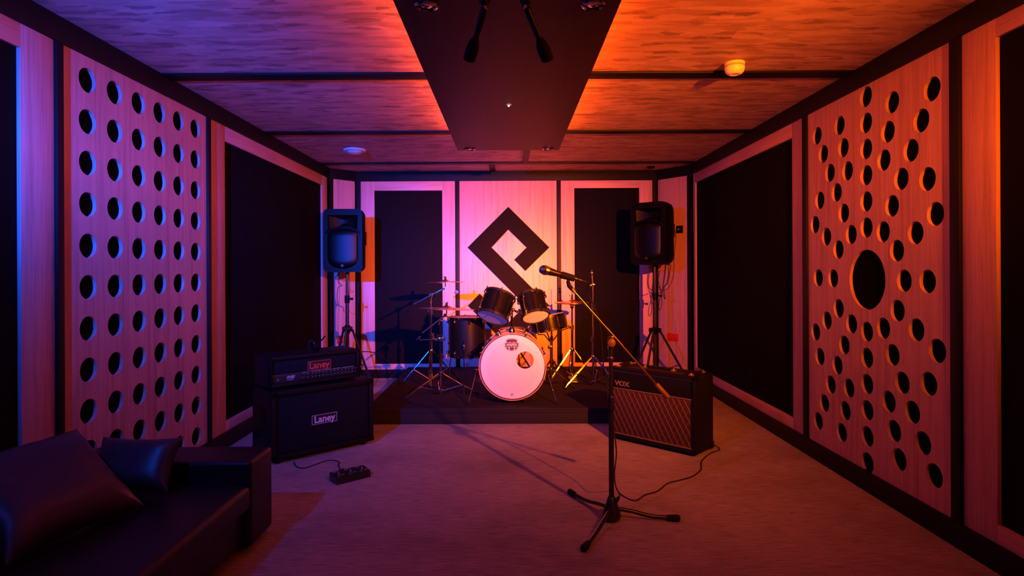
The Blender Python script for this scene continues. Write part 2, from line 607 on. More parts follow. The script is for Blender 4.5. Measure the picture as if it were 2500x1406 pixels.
# corner splays: panel, beam, baseboard, end battens
def splay(a, b, side):
    a, b = V((*a, 0)), V((*b, 0))        # a on the side wall, b on the back wall
    d = (b - a)
    L = d.length
    d.normalize()
    n = V((d.y, -d.x, 0)) if side == 'left' else V((-d.y, d.x, 0))
    ang = math.atan2(d.y, d.x)
    def slab(s0, s1, z0, z1, t0, t1, bevel=0.002):
        c = a + d * (s0 + s1) / 2 + n * (t0 + t1) / 2 + V((0, 0, (z0 + z1) / 2))
        return MB().box(c, (s1 - s0, abs(t1 - t0), z1 - z0), (0, 0, ang), bevel)
    struct('wall_corner_' + side, slab(0, L, 0, ZC, -0.065, -0.045, 0), 'back')
    tn[0] += 1
    struct('trim_%d' % tn[0], slab(0, L, ZB, ZC, -0.045, 0), 'paint')
    struct('baseboard_corner_' + side, slab(0, L, 0, 0.105, -0.045, 0), 'paint')
    tn[0] += 1
    struct('trim_%d' % tn[0], slab(0, 0.045, 0.105, ZB, -0.045, 0), 'paint')
    p = slab(0.045, L - 0.005, 0.105, ZB, -0.04, -0.015, 0.001).build('corner_panel', 'ply')
    tag(p, 'narrow plain plywood panel set across the %s back corner, behind the loudspeaker' % side, 'wall panel')
    return a, d, n
LS = splay((-PX, YL), (-1.80, 7.10), 'left')
RS = splay((PX, YR), (1.752, 7.10), 'right')

# ------------------------------------------------------------------ wall panels
def wall_xf(side):
    """sheet local (x, y, z) -> wall: x along the wall's y axis, y up, thickness into the wall"""
    if side == 'left':
        return frame((-WX - 0.009, 0, 0), (0, 1, 0), (0, 0, 1))
    return frame((WX + 0.009, 0, 0), (0, 1, 0), (0, 0, 1))

grid = [circle(2.931 + 0.2019 * i, 2.209 - 0.2015 * k, 0.0595) for i in range(6) for k in range(11)]
o = MB().mesh(sheet([(2.757, ZT), (4.081, ZT), (4.081, ZB), (2.757, ZB)], grid, 0.018), wall_xf('left')).build('perforated_panel', 'ply')
tag(o, 'plywood wall panel with a regular grid of equal round holes, left wall above the sofa', 'wall panel')

cy, cz = 3.445, 1.21
rays = {90: [0.298 + 0.15 * k for k in range(6)], 270: [0.298 + 0.15 * k for k in range(6)],
        60: [0.309 + 0.1565 * k for k in range(6)], 300: [0.309 + 0.157 * k for k in range(6)],
        120: [0.306 + 0.1538 * k for k in range(6)], 240: [0.304 + 0.1556 * k for k in range(6)],
        31.8: [0.346, 0.511, 0.68], 328: [0.347, 0.511, 0.679], 149.7: [0.312, 0.482, 0.645], 210.3: [0.315, 0.486, 0.656],
        0.3: [0.356, 0.538], 180: [0.327, 0.501], 44.9: [0.727], 315.3: [0.734], 135.1: [0.710], 224.6: [0.712],
        73.8: [0.681, 0.836, 0.988], 285.7: [0.683, 0.835, 0.985], 103.9: [0.675, 0.826, 0.979], 253.4: [0.684, 0.837, 0.982]}
star = [circle(cy, cz, 0.172, 72)]
for a, rr in rays.items():
    for r in rr:
        star.append(circle(cy + r * math.cos(math.radians(a)), cz + r * math.sin(math.radians(a)), 0.0585))
o = MB().mesh(sheet([(2.777, ZT), (4.111, ZT), (4.111, ZB), (2.777, ZB)], star, 0.018), wall_xf('right')).build('perforated_panel', 'ply')
tag(o, 'plywood wall panel with a starburst of round holes about one large hole, right wall', 'wall panel')

def framed_panel(label, along, face, s0, s1, f0, f1, z0, z1, fz0, fz1, sgn):
    """plywood frame round a recessed black fabric field; along = axis of the wall"""
    loc = (face, (s0 + s1) / 2, z0) if along == 'y' else ((s0 + s1) / 2, face, z0)
    t = thing('framed_panel', label, 'wall panel', loc)
    L = V(loc)
    def slab(a0, a1, b0, b1, t0, t1):
        lo = [0, 0, b0]; hi = [0, 0, b1]
        i, j = (1, 0) if along == 'y' else (0, 1)
        lo[i], hi[i] = a0, a1
        ta, tb = sorted((face + sgn * t0, face + sgn * t1))
        lo[j], hi[j] = ta, tb
        return MB().lim(V(lo) - L, V(hi) - L, bevel=0.0008)
    slab(s0, f0, z0, z1, 0, 0.018).build('stile', 'ply', t)
    slab(f1, s1, z0, z1, 0, 0.018).build('stile', 'ply', t)
    slab(f0, f1, fz1, z1, 0, 0.018).build('rail', 'rail', t)
    slab(f0, f1, z0, fz0, 0, 0.018).build('rail', 'rail', t)
    slab(f0 - 0.005, f1 + 0.005, fz0 - 0.005, fz1 + 0.005, 0.0175, 0.0182).build('fabric', 'fabric', t)
    return t
framed_panel('plywood framed black fabric panel at the left edge, nearest the camera', 'y', -WX, 0.35, 2.714, 0.54, 2.529, ZT, ZB, 0.19, 2.222, -1)
framed_panel('plywood framed black fabric panel on the left wall behind the amplifier stack', 'y', -WX, 4.122, 6.80, 4.349, 6.614, ZT, ZB, 0.188, 2.215, -1)
framed_panel('plywood framed black fabric panel at the right edge, nearest the camera', 'y', WX, 0.35, 2.715, 0.54, 2.527, ZT, ZB, 0.195, 2.245, 1)
framed_panel('plywood framed black fabric panel on the right wall beside the combo amplifier', 'y', WX, 4.169, 6.67, 4.343, 6.60, ZT, ZB, 0.195, 2.22, 1)
framed_panel('plywood framed black fabric panel on the back wall, left of the emblem', 'x', YB, -1.747, -0.630, -1.587, -0.784, 0.10, ZB, 0.165, 2.215, 1)
framed_panel('plywood framed black fabric panel on the back wall, right of the emblem', 'x', YB, 0.620, 1.702, 0.779, 1.548, 0.10, ZB, 0.17, 2.235, 1)
o = MB().lim((-0.579, YB, 0.10), (0.570, YB + 0.018, ZB), bevel=0.0008).build('plywood_panel', 'ply')
tag(o, 'plain plywood panel behind the drum kit carrying the black emblem', 'wall panel')

# emblem: hooked diamond scroll
em = [(1241, 505), (1341, 604), (1283, 661), (1256, 634), (1286, 604), (1241, 560), (1200, 604), (1341, 745), (1242, 845), (1143, 746), (1171, 717), (1242, 787), (1283, 745), (1142, 604)]
ep = [(at(x, y, YB - 0.012)) for x, y in em]
o = MB().prism([(p.x, p.z) for p in ep], 0.018, Matrix.Translation((0, YB - 0.0006, 0)) @ UPRIGHT, bevel=0.0).build('emblem', 'emblem', smooth=False)
tag(o, 'black angular scroll emblem of two hooked diamonds on the plywood behind the drums', 'emblem')
c = at(1114.5, 713, 7.09)
o = MB().box((c.x, 7.097, c.z), (0.036, 0.006, 0.036), (0, PI / 4, 0), 0.001).build('diamond_badge', 'blue')
tag(o, 'tiny blue diamond shaped badge on the black batten left of the emblem', 'badge')

# ------------------------------------------------------------------ ceiling cloud with hidden LED strip
ZCL = 2.27
cl = thing('ceiling_cloud', 'long dark veneered panel hung below the ceiling with light glowing round its edges', 'ceiling panel', (0, 2.86, ZCL))
CW, CY0, CY1 = 0.421, -1.9, 2.15
MB().lim((-CW, CY0, 0), (CW, CY1, 0.018), bevel=0.001).build('panel', 'cloud', cl)
MB().lim((-0.25, CY0 + 0.3, 0.018), (-0.2, CY1 - 0.2, ZC - ZCL)).build('bearer', 'paint', cl)
MB().lim((0.2, CY0 + 0.3, 0.018), (0.25, CY1 - 0.2, ZC - ZCL)).build('bearer', 'paint', cl)
for lo, hi in (((-CW + 0.04, CY0 + 0.05, 0.03), (-CW + 0.052, CY1 - 0.05, 0.042)), ((CW - 0.052, CY0 + 0.05, 0.03), (CW - 0.04, CY1 - 0.05, 0.042)),
               ((-CW + 0.06, CY1 - 0.052, 0.03), (CW - 0.06, CY1 - 0.04, 0.042))):
    MB().lim(lo, hi).build('led_strip', 'led', cl)
    MB().lim((lo[0], lo[1], 0.018), (hi[0], hi[1], 0.0295)).build('strip_carrier', 'ledtube', cl)
for px, py in ((1042, 12), (1448, 10), (1147, 363), (1338, 362)):
    d = (ZCL - CH) * F / (VY - py + ROLL * (VX - px))
    p = at(px, py, d) - V((0, 2.86, ZCL))
    dn = Matrix.Translation((p.x, p.y, 0)) @ Matrix.Rotation(PI, 4, 'X')
    dl = MB().lathe([(0.030, 0.0005), (0.046, 0.0005), (0.046, 0.004), (0.041, 0.010), (0.035, 0.012), (0.030, 0.006)], 36, dn).build('downlight', 'chrome', cl)
    MB().lathe([(0, 0.009), (0.012, 0.0085), (0.022, 0.006), (0.030, 0.0006), (0, 0.0006)], 28, dn).build('lens', 'chrome', dl)
d = (ZCL - CH) * F / (VY - 255)
p = at(1242, 255, d) - V((0, 2.86, ZCL))
dn = Matrix.Translation((p.x, p.y, 0)) @ Matrix.Rotation(PI, 4, 'X')
il = MB().lathe([(0, 0.0005), (0.017, 0.0005), (0.017, 0.003), (0.012, 0.006), (0, 0.006)], 24, dn).build('indicator', 'white', cl)
MB().ball((p.x, p.y, -0.008), 0.006).build('lamp', 'greenled', il)

# overhead microphones hung from the cloud
def overhead_mic(label, pts, d0, d1, cup):
    a = at(*pts[0], d0); m_ = at(*pts[1], (d0 + d1) / 2 - 0.02); b = at(*pts[2], d1)
    root_p = V((a.x, a.y - 0.05, ZCL))
    t = thing('overhead_microphone', label, 'microphone', root_p)
    a, m_, b = a - root_p, m_ - root_p, b - root_p
    MB().cyl((0, 0, -0.012), (0, 0, 0), 0.03).cyl((0, 0, -0.012), (0, 0, a.z - 0.0), 0.009).build('ceiling_bracket', 'bmetal', t)
    MB().ball((0, 0, a.z), 0.016).box(a * 0.5 + V((0, 0, a.z / 2)), (0.02, 0.055, 0.018), None, 0.004).build('swivel_joint', 'bmetal', t)
    dirv = (b - a).normalized()
    MB().tube([a - dirv * 0.03, a + dirv * 0.06, b - dirv * 0.05], [0.013, 0.012, 0.0095], 14).build('body', 'bmetal', t)
    MB().lathe([(0, 0.0), (0.010, 0), (0.019, 0.02), (0.023, 0.045), (0.021, 0.078), (0.016, 0.083), (0, 0.084)], 20, axis(b - dirv * 0.055, dirv)).build('windscreen', 'rubber', t)
    MB().tube(smooth_path([a - dirv * 0.03, a + V((0.015, -0.05, 0.0)), V((0.02, -0.02, -0.01)), V((0.01, 0.015, -0.004))]), 0.003, 8).build('cable', 'cable', t)
overhead_mic('black overhead microphone with flared foam end, left of the two under the hanging panel', [(1183, 20), (1168, 70), (1150, 130)], 1.98, 2.06, 0)
overhead_mic('black overhead microphone with flared foam end, right of the two under the hanging panel', [(1285, 18), (1307, 70), (1331, 130)], 1.98, 2.06, 0)

# ceiling fittings
p = at(1800, 152, 3.36)
sd = thing('smoke_detector', 'white domed smoke detector on the right side of the ceiling', 'smoke detector', (p.x, 3.40, ZC))
dn = Matrix.Rotation(PI, 4, 'X')
MB().lathe([(0, 0), (0.055, 0), (0.055, 0.012), (0.050, 0.016)], 40, dn).build('base', 'white', sd)
MB().lathe([(0.050, 0.012), (0.049, 0.024), (0.047, 0.024), (0.047, 0.012)], 40, dn).build('vent_ring', 'ledtube', sd)
MB().lathe([(0.054, 0.024), (0.055, 0.030), (0.050, 0.050), (0.040, 0.062), (0.026, 0.066), (0.024, 0.064), (0, 0.064)], 40, dn).build('cover', 'white', sd)
MB().ball((0.02, -0.042, -0.053), 0.003).build('lamp', 'red', sd)

p = at(866, 363, 5.8)
dt = thing('ceiling_light', 'round white domed ceiling fitting with a wide rim, left of the hanging panel', 'ceiling light', (p.x, 5.80, ZC))
MB().lathe([(0, 0), (0.105, 0), (0.108, 0.006), (0.104, 0.016), (0.090, 0.022), (0.078, 0.016), (0.074, 0.018)], 48, dn).build('rim', 'white', dt)
MB().lathe([(0.076, 0.012), (0.068, 0.030), (0.048, 0.040), (0.022, 0.044), (0, 0.045)], 40, dn).build('dome', 'white', dt)

p = at(1589, 405, 6.85)
cc = thing('ceiling_camera', 'tiny black dome camera with a glowing violet ring on the ceiling, right of centre', 'camera', (p.x, 6.85, ZC))
MB().lathe([(0, 0), (0.045, 0), (0.043, 0.012), (0.036, 0.018), (0, 0.018)], 32, dn).build('mount', 'plastic', cc)
MB().ball((0, 0, p.z - ZC), 0.032).build('eye', 'plastic', cc)
rm = axis((0, -0.030, p.z - ZC), (0, -1, 0))
MB().torus(0.015, 0.0045, rm, 28, 8).build('light_ring', 'ringled', cc)
MB().ball((0, -0.027, p.z - ZC), 0.008).build('lens', 'plastic', cc)

# ------------------------------------------------------------------ drum riser
ZS = 0.129          # top of the riser
rs = thing('drum_riser', 'low dark carpeted riser under the drum kit against the back wall', 'stage', (0.03, 4.971, 0))
MB().lim((-1.22, 0.012, 0), (1.22, 2.125, ZS), bevel=0.003).build('platform', 'riser', rs)
MB().lim((-1.22, 0, 0.002), (1.22, 0.0115, 0.088), bevel=0.002).build('fascia', 'riserface', rs)
mb = MB().lim((-1.22, -0.006, 0.090), (1.22, 0.0118, ZS + 0.002), bevel=0.003)
for i in range(120):
    mb.box((-1.21 + 0.0203 * i, -0.007, 0.117), (0.012, 0.004, 0.010), (0, 0.5, 0), 0.001, 1)
mb.build('nosing', 'riserface', rs)

# ------------------------------------------------------------------ drums
def lugs(parent, R, z0, z1, count, mat, phase=0.0, double=True):
    for k in range(count):
        a = 2 * PI * k / count + phase
        e = V((math.cos(a), math.sin(a), 0))
        if double:
            for za, s in ((z0, 1), (z1, -1)):
                zz = za + s * 0.035
                mb = MB().tube([mat @ (e * (R + 0.003) + V((0, 0, zz - 0.018))), mat @ (e * (R + 0.010) + V((0, 0, zz - 0.008))), mat @ (e * (R + 0.010) + V((0, 0, zz + 0.008))), mat @ (e * (R + 0.003) + V((0, 0, zz + 0.018)))], [0.006, 0.009, 0.009, 0.006], 10)
                mb.cyl(mat @ (e * (R + 0.011) + V((0, 0, za + s * 0.045))), mat @ (e * (R + 0.011) + V((0, 0, za - s * 0.012))), 0.0032, n=8)
                mb.cyl(mat @ (e * (R + 0.011) + V((0, 0, za - s * 0.003))), mat @ (e * (R + 0.011) + V((0, 0, za - s * 0.013))), 0.0055, n=8)
                mb.build('lug', 'chrome', parent)
        else:
            mb = MB().cyl(mat @ (e * (R + 0.008) + V((0, 0, z0 + 0.02))), mat @ (e * (R + 0.008) + V((0, 0, z1 - 0.02))), 0.007, n=10)
            mb.cyl(mat @ (e * (R + 0.008) + V((0, 0, z0 - 0.01))), mat @ (e * (R + 0.008) + V((0, 0, z1 + 0.012))), 0.003, n=8)
            mb.build('lug', 'chrome', parent)

def drum(name, label, base_p, top_p, R, nlug, shell, lug_double=True, rim='chrome', phase=0.3, bottom_head='head', root=None):
    bp, tp = V(base_p), V(top_p)
    root_p = V(root) if root else V((bp.x, bp.y, bp.z))
    t = thing(name, label, 'drum', root_p)
    L = (tp - bp).length
    m = axis(bp - root_p, tp - bp)
    MB().lathe([(R - 0.008, 0.004), (R, 0.004), (R, L - 0.004), (R - 0.008, L - 0.004), (R - 0.008, 0.004)], 56, m).build('shell', shell, t)
    for zz, s in ((0.0, -1), (L, 1)):
        MB().lathe([(R + 0.002, zz - s * 0.014), (R + 0.009, zz - s * 0.014), (R + 0.009, zz - s * 0.010), (R + 0.005, zz - s * 0.009), (R + 0.005, zz + s * 0.006), (R + 0.0015, zz + s * 0.007), (R + 0.002, zz - s * 0.014)], 56, m).build('rim', rim, t)
        MB().lathe([(0, zz + s * 0.001), (R * 0.7, zz + s * 0.001), (R - 0.004, zz + s * 0.001), (R + 0.0012, zz - s * 0.004), (R + 0.0012, zz - s * 0.012)], 56, m).build('drumhead', 'head' if s > 0 else bottom_head, t)
    lugs(t, R, 0, L, nlug, m, phase, lug_double)
    return t, m, L

# bass drum: axis runs back from the front head
bd_c = V((0.029, 5.12, 0.447))
bd = thing('bass_drum', 'large bass drum with a white front head and port hole, centre of the riser', 'drum', (bd_c.x, 5.32, ZS))
RL = V((bd_c.x, 5.32, ZS))
bm_ = axis(bd_c - RL, (0, 1, 0))                # local z runs away from the camera
RB, DB = 0.279, 0.41
MB().lathe([(RB - 0.01, 0.012), (RB - 0.003, 0.012), (RB - 0.003, DB - 0.012), (RB - 0.01, DB - 0.012), (RB - 0.01, 0.012)], 72, bm_).build('shell', 'shell', bd)
for zz in (0.0, DB - 0.042):
    MB().lathe([(RB + 0.001, zz), (RB + 0.010, zz), (RB + 0.011, zz + 0.004), (RB + 0.011, zz + 0.038), (RB + 0.010, zz + 0.042), (RB + 0.001, zz + 0.042), (RB + 0.001, zz)], 80, bm_).build('hoop', 'maple', bd)
port = at(1282, 879, 5.128)
port = (port.x - bd_c.x, port.z - bd_c.z)
hm = sheet(circle(0, 0, RB - 0.006, 96), [circle(port[0], port[1], 0.0755, 48)], 0.0012)
MB().mesh(hm, Matrix.Translation(bd_c - RL + V((0, 0.0085, 0))) @ UPRIGHT).build('drumhead', 'head', bd)
# clear-coated muffle band round the head
mr = sheet(circle(0, 0, RB - 0.010, 96), [circle(0.002, -0.004, 0.222, 96)], 0.0004)
MB().mesh(mr, Matrix.Translation(bd_c - RL + V((0, 0.0074, 0))) @ UPRIGHT).build('muffle_ring', 'headring', bd)
bh = MB().lathe([(0, DB - 0.008), (RB, DB - 0.008)], 72, bm_).build('drumhead', 'smoke', bd)
MB().torus(0.0755, 0.0022, Matrix.Translation(bd_c - RL + V((port[0], 0.0076, port[1]))) @ Matrix.Rotation(PI / 2, 4, 'X'), 48, 8).build('port_ring', 'headring', bd)
# claw hooks with tension rods at eight places round both hoops
for k in range(8):
    a = PI / 8 + k * PI / 4
    e = V((math.cos(a), math.sin(a), 0))
    for zz, s in ((0.0, 1), (DB, -1)):
        mb = MB()
        mb.tube([bm_ @ (e * (RB + 0.004) + V((0, 0, zz - s * 0.004))), bm_ @ (e * (RB + 0.016) + V((0, 0, zz - s * 0.003))), bm_ @ (e * (RB + 0.019) + V((0, 0, zz + s * 0.02))), bm_ @ (e * (RB + 0.017) + V((0, 0, zz + s * 0.05)))], [0.006, 0.009, 0.009, 0.006], 10)
        mb.cyl(bm_ @ (e * (RB + 0.016) + V((0, 0, zz - s * 0.012))), bm_ @ (e * (RB + 0.016) + V((0, 0, zz + s * 0.12))), 0.0032, n=8)
        mb.tube([bm_ @ (e * (RB + 0.002) + V((0, 0, zz + s * 0.10))), bm_ @ (e * (RB + 0.012) + V((0, 0, zz + s * 0.125))), bm_ @ (e * (RB + 0.002) + V((0, 0, zz + s * 0.15)))], [0.006, 0.010, 0.006], 10)
        mb.build('claw_hook', 'chrome', bd)
# maker's shield printed on the head
sc = at(1249.5, 842, 5.12)
so = V((sc.x, bd_c.y + 0.0062, sc.z)) - RL
sm = Matrix.Translation(so) @ UPRIGHT
wd = 0.0010
sh_o = [(-0.049, 0.045), (-0.030, 0.0535), (0, 0.0555), (0.030, 0.0535), (0.049, 0.045), (0.049, 0.018), (0.0605, 0.018), (0.0605, -0.018), (0.054, -0.020), (0.049, -0.036), (0.030, -0.048), (0, -0.0535), (-0.030, -0.048), (-0.049, -0.036), (-0.054, -0.020), (-0.0605, -0.018), (-0.0605, 0.018), (-0.049, 0.018)]
bg = MB().prism(sh_o, wd, sm).build('maker_shield', 'print', bd, smooth=False)
pl = MB()
def outline(poly, k, z):
    inner = [(x * k, y * k) for x, y in poly]
    n_ = len(poly)
    for i in range(n_):
        j = (i + 1) % n_
        pl.prism([poly[i], poly[j], inner[j], inner[i]], 0.0004, sm @ Matrix.Translation((0, 0, z)))
sh_m = [(x * 0.955, y * 0.955) for x, y in sh_o]
outline(sh_m, 0.93, wd)
pl.box(sm @ V((0, 0.0175, wd + 0.0002)), (0.105, 0.0004, 0.0028))
pl.box(sm @ V((0, -0.0175, wd + 0.0002)), (0.105, 0.0004, 0.0028))
for xx in (-0.014, 0.014):
    pl.prism([(xx - 0.013, -0.0175), (xx + 0.013 - 0.0085 * (xx > 0) * 0, -0.0175), (xx * 1.0 + 0.002, -0.046), (xx - 0.002, -0.046)] if False else [(xx * 1.9 - 0.0045, -0.019), (xx * 1.9 + 0.0045, -0.019), (xx * 1.25 + 0.003, -0.046), (xx * 1.25 - 0.003, -0.046)], 0.0004, sm @ Matrix.Translation((0, 0, wd)))
for xx in (-0.017, 0.017):
    pl.prism([(xx - 0.006, 0.019), (xx, 0.027), (xx + 0.006, 0.019)], 0.0004, sm @ Matrix.Translation((0, 0, wd)))
pl.mesh(text_mesh('MAPEX', 0.026, 0.0003, 0.0010, 0, 1.08), sm @ Matrix.Translation((0, -0.0008, wd + 0.0003)))
pl.build('lettering', 'printlight', bg, smooth=False)
q = at(1250, 963, 5.12)
pl = MB()
sm2 = Matrix.Translation(V((q.x, bd_c.y + 0.0062, q.z)) - RL) @ UPRIGHT
pl.prism([(-0.011, 0.007), (0.011, 0.007), (0.011, 0.003), (-0.011, 0.003)], 0.0006, sm2)
pl.prism([(-0.010, 0.001), (-0.006, 0.001), (-0.006, -0.007), (0, -0.009), (0.006, -0.007), (0.006, 0.001), (0.010, 0.001), (0.010, -0.009), (0, -0.012), (-0.010, -0.009)], 0.0006, sm2)
pl.build('small_print', 'print', bd, smooth=False)
# spurs
for sx, p0, p1 in ((-1, at(1165, 903, 5.24), at(1142, 985, 5.10)), (1, at(1334, 903, 5.24), at(1360, 983, 5.10))):
    p0, p1 = p0 - RL, p1 - RL
    p1.z = 0.006
    mid = p0.lerp(p1, 0.6)
    s = MB().cyl(p0, mid, 0.0085).cyl(mid, p1, 0.0055).ball(mid, 0.011).build('spur', 'chrome', bd)
    MB().cyl(p0 + V((-sx * 0.045, 0, 0.004)), p0 + V((sx * 0.014, 0, 0)), 0.011).ball(p0 + V((sx * 0.02, 0, 0.004)), 0.008).build('spur_bracket', 'chrome', s)
    MB().tube([p1 + (p0 - p1).normalized() * 0.03, p1], [0.009, 0.007], 10).build('rubber_foot', 'rubber', s)
# tom holder
hp = V((0.0255, 5.40, 0)) - RL
top = 0.925 - ZS
th = MB().cyl(hp + V((0, 0, bd_c.z + RB - 0.004)), hp + V((0, 0, top + ZS - 0.0)), 0.0115)
th.bm.free()
th = MB().cyl((hp.x, hp.y, bd_c.z + RB - ZS - 0.006), (hp.x, hp.y, top), 0.0115)
th.lathe([(0, 0), (0.028, 0), (0.028, 0.008), (0.020, 0.03), (0.014, 0.045), (0, 0.045)], 24, Matrix.Translation((hp.x, hp.y, bd_c.z + RB - ZS - 0.004)))
holder = th.build('tom_holder', 'chrome', bd)

# toms over the bass drum
n1 = V((-0.31, -0.41, -0.855)).normalized()
b1 = at(1202, 775, 5.25)
t1, m1, L1 = drum('tom_drum', 'black rack tom tilted to the left above the bass drum, larger of the pair', b1, b1 - n1 * 0.222, 0.139, 6, 'shell', rim='bmetal', phase=0.15)
n2 = V((0.179, -0.51, -0.841)).normalized()
b2 = at(1308, 773, 5.25)
t2, m2, L2 = drum('tom_drum', 'black rack tom tilted to the right above the bass drum, smaller of the pair', b2, b2 - n2 * 0.208, 0.1165, 6, 'shell', rim='bmetal', phase=0.6)
MB().lathe([(0, 0.0005), (0.016, 0.0005), (0.016, 0.002), (0, 0.003)], 24, axis(m1 @ (V((-0.45, -0.893, 0)) * 0.139 + V((0, 0, 0.12))), m1.to_3x3() @ V((-0.45, -0.893, 0)))).build('badge', 'print', t1)
# brackets from holder to toms
for m_, R_, tname, off, px in ((m1, 0.139, t1, V((0.10, -0.01, 0)), -1), (m2, 0.1165, t2, V((-0.10, -0.01, 0)), 1)):
    hub_w = V((0.0255 + px * 0.012, 5.40, 0.915))
    root = tname.location
    inv = m_.inverted()
    lp = inv @ (hub_w - root)
    e = V((lp.x, lp.y, 0)).normalized()
    zc = min(max(lp.z, 0.05), 0.12)
    contact = e * (R_ + 0.002) + V((0, 0, zc))
    br = MB().box(m_ @ (e * (R_ + 0.006) + V((0, 0, zc))), (0.03, 0.03, 0.03), None, 0.006)
    br.ball(m_ @ (e * (R_ + 0.018) + V((0, 0, zc))), 0.018)
    br.build('mount', 'chrome', tname)
    a0 = m_ @ (e * (R_ + 0.050) + V((0, 0, zc))) + root - RL
    ax = MB().tube([hub_w - RL, a0], [0.010, 0.010], 12)
    ax.ball(hub_w - RL, 0.018).ball(a0, 0.013)
    ax.cyl(hub_w - RL + V((px * 0.01, -0.012, 0.0)), hub_w - RL + V((px * 0.02, -0.040, -0.004)), 0.006)
    ax.build('holder_arm', 'chrome', holder)

# floor tom
ftc = V((-0.398, 5.725, 0.462))
ft, mf, Lf = drum('floor_tom', 'black floor tom on three chrome legs, left of the bass drum', ftc, ftc + V((0, 0, 0.362)), 0.177, 8, 'shellsatin', phase=0.18, root=(ftc.x, ftc.y, ZS))
for a in (-95, 25, 150):
    e = V((math.cos(math.radians(a)), math.sin(math.radians(a)), 0))
    zb = ftc.z - ZS
    lg = MB().tube([e * 0.192 + V((0, 0, zb + 0.16)), e * 0.192 + V((0, 0, zb - 0.05)), e * 0.205 + V((0, 0, zb - 0.11)), e * 0.205 + V((0, 0, 0.012))], 0.006, 10).build('leg', 'chrome', ft)
    MB().box(e * 0.188 + V((0, 0, zb + 0.10)), (0.028, 0.028, 0.045), (0, 0, math.radians(a)), 0.006).cyl(e * 0.19 + V((0, 0, zb + 0.1)), e * 0.225 + V((0, 0, zb + 0.1)), 0.007).build('leg_bracket', 'chrome', lg)
    MB().cyl(e * 0.205 + V((0, 0, 0.0)), e * 0.205 + V((0, 0, 0.03)), 0.012, 0.009).build('rubber_foot', 'rubber', lg)

# tripod builder used by all drum hardware
def tripod(t, hub_z, R, azs, tube_r=0.011, low=0.05, leg_mat='chrome', foot=True, flat=0.013, top_z=None):
    MB().cyl((0, 0, low - 0.02), (0, 0, top_z if top_z else hub_z + 0.02), tube_r).build('pole', leg_mat, t)
    MB().lathe([(tube_r, hub_z - 0.02), (0.022, hub_z - 0.018), (0.024, hub_z), (0.020, hub_z + 0.018), (tube_r, hub_z + 0.022)], 20).build('collar', leg_mat, t)
    MB().lathe([(tube_r, low - 0.012), (0.020, low - 0.010), (0.020, low + 0.010), (tube_r, low + 0.012)], 20).build('collar', leg_mat, t)
    for a in azs:
        e = V((math.cos(math.radians(a)), math.sin(math.radians(a)), 0))
        s = V((-e.y, e.x, 0))
        p0 = e * 0.022 + V((0, 0, hub_z))
        p1 = e * R + V((0, 0, 0.012))
        mb = MB()
        for k in (-1, 1):
            mb.tube([p0 + s * 0.008 * k, p0.lerp(p1, 0.55) + s * 0.010 * k, p1 + s * 0.006 * k], [0.0055, 0.0055, 0.005], 8)
        q = p0.lerp(p1, 0.55)
        mb.cyl(q - s * 0.018, q + s * 0.018, 0.007, n=10)
        lg = mb.build('leg', leg_mat, t)
        MB().tube([p1 + (p0 - p1).normalized() * 0.035, p1, p1 - V((0, 0, 0.006)), p1 - V((0, 0, 0.0095))], [0.010, 0.012, 0.012, 0.010], 10).build('rubber_foot', 'rubber', lg)
        mb = MB()
        for k in (-1, 1):
            mb.tube([e * 0.018 + V((0, 0, low)) + s * 0.012 * k, q + s * 0.014 * k], 0.004, 8)
        mb.build('brace', leg_mat, t)

def wing(mb, p, axis_v, r=0.012):
    axis_v = V(axis_v).normalized()
    s = axis_v.cross(V((0, 0, 1))).normalized()
    mb.cyl(p, p + axis_v * 0.018, 0.006, n=10)
    mb.tube([p + axis_v * 0.014 + V((0, 0, 0.018)) + axis_v * 0.006, p + axis_v * 0.014, p + axis_v * 0.014 - V((0, 0, 0.018)) + axis_v * 0.006], [0.004, 0.006, 0.004], 8)

def cymbal(name, label, c, R, tilt=(0, 0), group=None, flip=False, bell=0.2, th=0.0012):
    s = -1 if flip else 1
    prof = [(0.006, 0.026 * s), (R * 0.10, 0.025 * s), (R * bell * 0.85, 0.018 * s), (R * bell, 0.0125 * s), (R * 0.55, 0.007 * s), (R * 0.85, 0.002 * s), (R, -0.003 * s)]
    prof2 = [(r, z - th) for r, z in prof][::-1]
    mt = Matrix.Rotation(tilt[0], 4, 'Y') @ Matrix.Rotation(tilt[1], 4, 'X')
    o = MB().lathe(prof + prof2 + [prof[0]], 72, mt).build(name, 'bronze')
    o.location = c
    return tag(o, label, 'cymbal', group)

